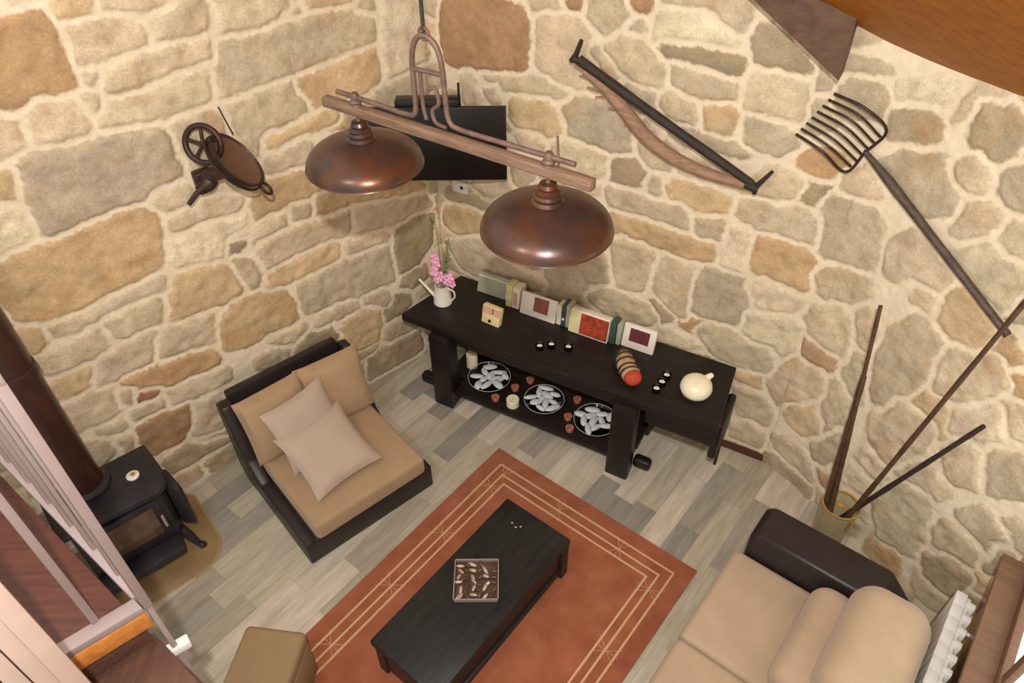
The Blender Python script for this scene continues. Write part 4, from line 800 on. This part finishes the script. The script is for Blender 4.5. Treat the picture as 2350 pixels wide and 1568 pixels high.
MB().tube(arc([(.03, .05, .09), (.052, .076, .108), (.064, .09, .112)], 4), [.024, .023, .022, .02, .019, .018, .017, .016, .014], 12).obj('spout', 'ceramic', wj)
# --- on the lower shelf
SZ = .165
for (a, b, r, lb) in ((.565, .215, .155, 'shallow glass bowl of white stones leftmost on the sideboard shelf'), (1.02, .205, .142, 'shallow glass bowl of white stones in the middle of the sideboard shelf'), (1.42, .20, .15, 'shallow glass bowl of white stones rightmost on the shelf beside the leg')):
    g = place(thing('glass_bowl', lb, 'bowl', group='glass bowls on the shelf'), a, b, SZ)
    MB().lathe([(0, .004), (r * .5, .004), (r * .9, .026), (r, .042), (r + .003, .040), (r * .93, .020), (r * .52, 0), (0, 0)], 40).obj('bowl', 'glass', g)
    MB().tube([(r * math.cos(t), r * math.sin(t), .042) for t in [2 * math.pi * k / 40 for k in range(41)]], .0022, 6, False).obj('rim', 'whitestone', g)
    wh = lb.split('white stones ')[1]
    for k in range(11):
        an = k * 2.4 + a * 3; rr = r * .78 * math.sqrt((k + .4) / 11)
        o = MB().ell((0, 0, 0), (random.uniform(.040, .062), random.uniform(.020, .032), .013), 2, jit=.06).obj('white_stone', 'whitestone')
        o.location = bp_(a + rr * math.cos(an), b + rr * math.sin(an), SZ + .026 + .014 * (rr / r) + random.uniform(0, .004)); o.rotation_euler = (0, 0, random.uniform(0, 3.1))
        tag(o, 'smooth white stone in the shallow glass bowl ' + wh, 'stone', 'white stones in the bowl ' + wh)
wc = [(.372, .292, .043, 'white pillar candle left of the glass bowls at the shelf end'), (.832, .085, .046, 'white pillar candle at the front of the shelf left of the middle bowl'), (1.65, .285, .026, 'small white candle between the right-hand legs of the sideboard')]
for (a, b, r, lb) in wc:
    h = .06; a2, b2 = (a, b)
    if a < .41: h = .125
    if a > 1.6: h = .10
    g = place(thing('pillar_candle', lb, 'candle'), a2, b2, SZ); MB().lathe([(0, 0), (r, 0), (r, h - .004), (r - .004, h), (r * .5, h - .003), (0, h - .004)], 26).obj('wax', 'candle', g); MB().tube([(0, 0, h - .005), (.001, 0, h + .008)], .0016, 6).obj('wick', 'oldwood', g)
for (a, b, lb) in ((.835, .345, 'red tealight behind the middle glass bowl to its left'), (.775, .225, 'red tealight touching the right edge of the left glass bowl'), (.70, .07, 'red tealight in front of the left glass bowl'), (1.222, .33, 'red tealight behind and right of the middle glass bowl'), (1.235, .15, 'red tealight between the middle and right glass bowls'), (1.29, .06, 'red tealight at the shelf front beside the right glass bowl')):
    g = place(thing('tealight', lb, 'candle', group='red tealights on the shelf'), a, b, SZ); MB().lathe([(0, 0), (.026, 0), (.03, .03), (.027, .032), (0, .028)], 22).obj('holder', 'redglass', g); MB().lathe([(0, .0285), (.019, .0305), (0, .033)], 18).obj('wax', 'redglass', g)
# ---------------------------------------------------------------- television in the corner, socket
tv = thing('television', 'black flat television hung across the corner behind the copper lamps', 'television', (-.445, 4.045, 1.70), 90.0)
MB().box(-.425, .425, 0, .03, 0, .47, .006).obj('screen', 'tv', tv); MB().box(-.3, .3, .028, .07, .06, .36, .01).obj('back_housing', 'tv', tv)
MB().box(-.22, .16, .03, .12, .40, .50, .01).obj('top_box', 'tv', tv); MB().box(.148, .162, .03, .045, .47, .60, .002).obj('aerial', 'tv', tv)
MB().tube([(0, .06, .2), (0, .30, .2)], .03).obj('wall_arm', 'tv', tv)
so = thing('wall_socket', 'white wall socket on the stone wall just under the television', 'socket', CC + dv(AZB) * .20 + Vector((0, 0, 1.43)), AZB)
MB().box(-.06, .06, -.026, -.004, 0, .085, .006).obj('plate', 'white', so); MB().lathe([(0, 0), (.012, 0), (.012, .002), (0, .002)], 16, M=rotm(rx=90, t=(.015, -.026, .045))).obj('hole', 'tv', so)
# ---------------------------------------------------------------- pendant with two copper shades on a wooden bar
L1 = Vector((-.5656, 2.6054, 2.6)); L2 = Vector((.1237, 2.1381, 2.6)); dl = (L2 - L1).normalized(); LEN = (L2 - L1).length
azp = math.degrees(math.atan2(dl.x, dl.y))
pl = thing('pendant_lamp', 'rustic hanging lamp with two copper shades on a wooden bar', 'pendant lamp', L1, azp)
BZ = .215
MB().box(-.165, 1.0, -.019, .019, BZ - .020, BZ + .020, .007).obj('bar', 'barwood', pl)
R_ = .228
for x, r in ((0, R_), (LEN, R_)):
    prof = [(r * math.cos(t), .104 * math.sin(t)) for t in [math.pi / 2 * (1 - k / 22) for k in range(23)]]; prof[0] = (0, .104); prof += [(r + .003, -.004), (r - .003, -.006)] + [((r - .007) * math.cos(t), .095 * math.sin(t)) for t in [math.pi / 2 * k / 12 for k in range(13)]]; prof[-1] = (0, .095)
    sh = MB().lathe(prof, 64, c=(x, 0, 0)).obj('shade', 'copper', pl)
    MB().lathe([(.05, .088), (.056, .104), (.046, .114), (.05, .126), (.042, .134), (.043, .142), (.03, .150), (.034, .160), (.028, .172), (.0, .176)], 32, c=(x, 0, 0)).obj('neck', 'copper', sh)
    f = MB().tube([(x, 0, .17), (x, 0, BZ + .07)], .0085, 10).obj('stem', 'rust', pl)
    MB().lathe([(0, .07), (.012, .066), (.018, .052), (.016, .042), (.024, .034), (.018, .026), (.02, 0.02)], 20, c=(x, 0, BZ)).obj('finial', 'rust', pl)
    MB().lathe([(0, .02), (.018, .02), (.022, .0), (.03, -.03), (.022, -.056), (0, -.064)], 20, c=(x, 0, .10)).obj('bulb', 'candle', pl)
hx_ = .355
rod = arc([(-.09, 0, BZ + .052), (.10, 0, BZ + .05), (.24, 0, BZ + .046), (.285, 0, BZ + .062), (.293, 0, BZ + .14), (.295, 0, BZ + .25), (.315, 0, BZ + .315), (hx_, 0, BZ + .34), (.40, 0, BZ + .315), (.42, 0, BZ + .25), (.425, 0, BZ + .14), (.435, 0, BZ + .07), (.48, 0, BZ + .05), (.66, 0, BZ + .05), (.93, 0, BZ + .052)], 6)
MB().tube(rod, .0095, 10).obj('iron_bow', 'rust', pl)
MB().tube([(.30, 0, BZ + .22), (.42, 0, BZ + .225)], .009, 8).obj('cross_piece', 'rust', pl)
MB().tube(arc([(.325, 0, BZ + .22), (.325, 0, BZ + .10), (.335, 0, BZ + .05)], 5), .007, 8).obj('scroll', 'rust', pl)
MB().tube(arc([(.35, 0, BZ + .16), (.385, 0, BZ + .17), (.395, 0, BZ + .12), (.365, 0, BZ + .09), (.375, 0, BZ + .05), (.42, 0, BZ + .04)], 5), .007, 8).obj('scroll', 'rust', pl)
MB().tube([(.87, 0, BZ + .03), (.862, 0, BZ + .13)], .004, 6).obj('wire', 'rust', pl)
MB().tube([(hx_, 0, BZ + .34), (hx_ - .001, 0, BZ + 2.2)], .0065, 8).obj('hanging_cable', 'oldwood', pl)
MB().tube([(hx_ + .02 * math.cos(t), 0, BZ + .345 + .02 * math.sin(t)) for t in [2 * math.pi * k / 16 for k in range(17)]], .005, 8, False).obj('ring', 'rust', pl)
# ---------------------------------------------------------------- hand mill on the left wall
hm = thing('hand_mill', 'dark cast iron hand mill with spoked wheel fixed to the left wall', 'mill', CC - dv(AZL) * 1.52 + Vector((0, 0, 2.06)), AZL)
# local: x along the wall, y into the wall, z up
def mtx(t, rows): m = Matrix([list(r) + [0] for r in rows] + [[0, 0, 0, 1]]); m.translation = Vector(t); return m
Mb = mtx(MILL['bowl'], MILL['bowl_m'])
t_ = MB(); t_.lathe([(0, -.085), (.06, -.085), (.11, -.06), (.135, -.02), (.142, .008), (.136, .012), (.124, -.006), (.095, -.03), (.05, -.042), (0, -.044)], 44, M=Mb @ Matrix.Diagonal((1.16, 1.02, 1, 1)).to_4x4())
bo_ = t_.obj('bowl', 'iron', hm)
MB().lathe([(.128, .0), (.122, -.004), (.094, -.027), (.05, -.039), (0, -.041)], 44, M=Mb @ Matrix.Diagonal((1.16, 1.02, 1, 1)).to_4x4()).obj('bowl_lining', 'liner', bo_)
MB().lathe([(.139, -.03), (.148, -.03), (.148, -.018), (.139, -.018)], 44, M=Mb @ Matrix.Diagonal((1.16, 1.02, 1, 1)).to_4x4()).obj('rim_band', 'iron', hm)
MB().tube([Mb @ Vector((.194 + .034 * math.cos(a), .032 * math.sin(a), .0)) for a in [2 * math.pi * k / 22 for k in range(23)]], .0085, 8, False).obj('ring_handle', 'iron', hm)
Mw = mtx(MILL['wheel'], MILL['wheel_m'])
wm = MB().tube([Mw @ Vector((.092 * math.cos(a), .092 * math.sin(a), 0)) for a in [2 * math.pi * k / 36 for k in range(37)]], .015, 10, False).obj('wheel', 'iron', hm)
for k in range(5):
    a = 2 * math.pi * k / 5 + .4; MB().tube([Mw @ Vector((0, 0, 0)), Mw @ Vector((.09 * math.cos(a), .09 * math.sin(a), 0))], .009, 8).obj('spoke', 'iron', wm)
MB().tube([Mw @ Vector((0, 0, -.01)), Mb @ Vector((-.05, 0, -.07))], .02, 10).obj('axle', 'iron', hm)
br_, b2_, ck_ = Vector(MILL['br']), Vector(MILL['br2']), Vector(MILL['crank'])
MB().tube(arc([Mb @ Vector((.0, -.02, -.08)), br_ + Vector((.02, 0, .03)), br_, b2_], 4), [.034, .034, .036, .04, .044, .046, .046, .046, .044, .042, .036, .03, .024], 14).obj('body', 'iron', hm)
MB().box(br_.x - .05, br_.x + .05, -.07, -.01, br_.z - .045, br_.z + .05, .014, 3).obj('bracket', 'iron', hm)
MB().tube([b2_, ck_], [.015, .012], 8).obj('crank', 'iron', hm)
MB().tube([Vector(MILL['hook']), Vector(MILL['hook']) + Vector((.02, -.05, -.14))], .004, 6).obj('hanging_wire', 'iron', hm)
# ---------------------------------------------------------------- wooden tool on the back wall
bw_ = thing('bow_flail', 'old dark straight pole lashed to a curved branch on the back wall', 'farm tool', CC + nb_ * .025, AZB)
MB().tube(arc([(1.045, -.055, 2.500), (1.385, -.06, 2.345), (1.725, -.06, 2.19), (2.065, -.055, 2.038)], 6), [.027, .026, .025, .025, .026, .025, .024, .024, .025, .025, .024, .024, .025, .026, .025, .024, .023, .022, .020], 12).obj('pole', 'oldwood', bw_)
br = MB().tube(arc([(1.075, -.04, 2.44), (1.20, -.045, 2.375), (1.33, -.045, 2.27), (1.45, -.045, 2.16), (1.62, -.045, 2.075), (1.82, -.045, 2.03), (2.04, -.045, 2.015)], 5), [.022 + .016 * math.sin(math.pi * i / 30) for i in range(31)], 12).obj('branch', 'branch', bw_)
for (x, z, dx, dz) in ((1.10, 2.435, -.085, .03), (1.13, 2.41, -.08, .004), (1.20, 2.36, -.10, .0), (1.24, 2.335, -.09, -.02), (1.30, 2.28, -.07, -.01), (1.40, 2.20, -.07, .0)):
    MB().tube([(x, -.045, z), (x + dx, -.05, z + dz)], [.011, .004], 8).obj('twig', 'branch', br)
MB().tube([(1.0, -.05, 2.485), (1.03, -.06, 2.53), (1.056, -.06, 2.605)], [.016, .014, .011], 8).obj('peg', 'oldwood', bw_); MB().tube([(2.085, -.05, 1.985), (2.09, -.06, 2.035), (2.15, -.06, 2.135)], [.012, .014, .009], 8).obj('peg', 'oldwood', bw_)
MB().tube([(1.05, -.055, 2.49), (1.02, -.055, 2.50)], .02, 8).obj('lashing', 'oldwood', bw_); MB().tube([(2.03, -.052, 2.03), (2.10, -.052, 2.015)], .026, 10).obj('lashing', 'oldwood', bw_)
# ---------------------------------------------------------------- pitchfork on the right wall (wall frame: x along the wall, y into the wall)
FR = frame(BB, AZR)
pk = thing('pitchfork', 'eight pronged pitchfork with dark wooden handle hung on the right wall', 'pitchfork', BB, AZR)
def rw(px): return px
fk = FORK
MB().tube([fk['j'], fk['j2'], fk['mid'], fk['end']], [.012, .022, .019, .017], 12).obj('handle', 'handle', pk)
hd = MB(); hd.tube(arc([fk['t0'], fk['t0m'], fk['c0'], fk['h'], fk['c1'], fk['t7m'], fk['t7']], 5), .0072, 8); hd = hd.obj('head', 'iron', pk)
c0, c1, t0, t7 = (Vector(fk[k]) for k in ('c0', 'c1', 't0', 't7')); m0, m7 = Vector(fk['t0m']), Vector(fk['t7m'])
for k in range(1, 7):
    f = k / 7; MB().tube(arc([c0.lerp(c1, f), m0.lerp(m7, f), t0.lerp(t7, f)], 5), .006, 8).obj('prong', 'iron', hd)
MB().tube([c0.lerp(c1, .5), fk['j']], .012, 8).obj('socket', 'iron', pk)
# ---------------------------------------------------------------- canes in a brass ring pot
PC = Vector((1.905, 2.535, 0))
pt = thing('umbrella_pot', 'clear pot with a brass rim holding canes behind the sofa arm', 'pot', PC, 90)
MB().lathe([(0, .004), (.082, .004), (.098, .40), (.103, .41), (.103, .40), (.087, 0), (0, 0)], 36).obj('vessel', 'frosted', pt)
MB().tube([(.101 * math.cos(a), .101 * math.sin(a), .412) for a in [2 * math.pi * k / 36 for k in range(37)]], .0075, 8, False).obj('rim', 'brass', pt)
MB().lathe([(.082, .30), (.097, .30), (.097, .33), (.094, .33)], 36).obj('band', 'brass', pt); MB().tube([(.02, -.1, .30), (.03, -.105, .39)], .008, 8).obj('rim_clip', 'brass', pt); MB().lathe([(0, 0), (.088, 0), (.088, .012), (0, .012)], 30).obj('base', 'brass', pt)
for (lb, nm, p0, p1, r, m_) in CANES:
    p0, p1 = Vector(p0), Vector(p1); n = 7; pts = [p0.lerp(p1, k / (n * 2)) for k in range(n * 2 + 1)]
    rs = [r * (1.14 if k % 3 == 1 else 1.0) * (1 - .25 * k / (2 * n)) for k in range(2 * n + 1)]
    o = MB().tube(pts, rs, 10).obj(nm, m_); tag(o, lb, 'cane')
# ---------------------------------------------------------------- stair landing, railing, treads at the lower left
A0 = Vector((-1.087, 1.104, 0)); azr = 128.5; da = dv(azr); B0 = Vector((-1.264, .958, 0)); db = (B0 - A0).normalized(); LZ = 2.0
sl = thing('stair_landing', 'red-brown wooden stair landing framed by painted steel', 'stair landing', (0, 0, 0), 90)
def wpt(a, b): return A0 - da * a + db * b
def pol(a0, a1, b0, b1): return [wpt(a1, b0)[:2], wpt(a0, b0)[:2], wpt(a0, b1)[:2], wpt(a1, b1)[:2]]
MB().prism(pol(.02, 2.3, .045, .95), LZ - .055, LZ - .02, .003).obj('deck', 'redwood', sl)
MB().prism(pol(-.02, .028, .016, .95), LZ - .03, LZ, .003).obj('front_rail', 'steel', sl); MB().prism(pol(.03, 2.3, -.02, .02), LZ - .03, LZ, .003).obj('side_rail', 'steel', sl)
MB().prism(pol(-.022, .018, .016, .95), LZ - .105, LZ - .032, .004).obj('fascia', 'orange_wood', sl)
MB().prism(pol(.1, 2.2, .10, .16), LZ - .20, LZ - .056, .004).obj('joist', 'redwood', sl)
ra = thing('stair_railing', 'pale steel railing with upright bars along the stair landing edge', 'railing', (0, 0, 0), 90)
def pole(p, z0, z1, r, name, m, parent, sq=True):
    mb = MB()
    if sq: mb.box(p.x - r, p.x + r, p.y - r, p.y + r, z0, z1, .003, M=Matrix.Translation(Vector((p.x, p.y, 0))) @ Matrix.Rotation(math.radians(90 - azr), 4, 'Z') @ Matrix.Translation(Vector((-p.x, -p.y, 0))))
    else: mb.tube([(p.x, p.y, z0), (p.x, p.y, z1)], r, 10)
    return mb.obj(name, m, parent)
P_ = wpt(.0, .0); pole(P_, LZ - .03, 2.98, .013, 'newel_post', 'steel', ra); pole(P_, .0, LZ - .031, .0085, 'lower_post', 'steel', ra)
for k in range(1, 14): pole(wpt(.14 * k, .0), LZ + .0005, 2.9, .0065, 'baluster', 'steel', ra)
pole(wpt(.03, .125), LZ + .0005, 2.98, .011, 'baluster', 'steel', ra)
MB().prism(pol(-.015, 2.0, -.012, .012), 2.9, 2.94, .004).obj('handrail', 'steel', ra)
bk = wpt(0, 0); MB().box(-.045, .045, -.018, .018, -.018, .018, .005, M=Matrix.Translation(Vector((bk.x, bk.y, 1.70))) @ Matrix.Rotation(math.radians(36), 4, 'Z')).obj('tread_bracket', 'white', ra)
rb = thing('slatted_railing', 'broad pale slatted railing nearest the viewer at the lower left', 'railing', (0, 0, 0), 90)
q0 = Vector(RAIL0); dq = dv(228)
for k in range(7):
    p = q0 + dq * (.012 + .041 * k); pole(p, 1.84, 2.9, .0185 if k else .022, 'slat', 'cream_steel', rb)
MB().box(-.02, .33, -.022, .022, 2.9, 2.94, .005, M=frame(q0, 228)).obj('handrail', 'cream_steel', rb)
MB().box(-.02, .33, -.02, .02, 1.801, 1.84, .004, M=frame(q0, 228)).obj('bottom_rail', 'cream_steel', rb)
stc = thing('staircase', 'dark brown wooden stair treads descending below the landing', 'staircase', (0, 0, 0), 90)
for k in range(8):
    z = 1.80 - .2 * k; MB().prism(pol(-.02 - .24 * (k + 1), .03 - .24 * k, .025, .85), z - .045, z, .005).obj('tread', 'treadwood', stc)
    MB().prism(pol(.0 - .24 * k, .025 - .24 * k, .035, .85), z, z + (.092 if k == 0 else .155), .002).obj('riser', 'treadwood', stc)
st_b = [wpt(.02, .86)[:2]]
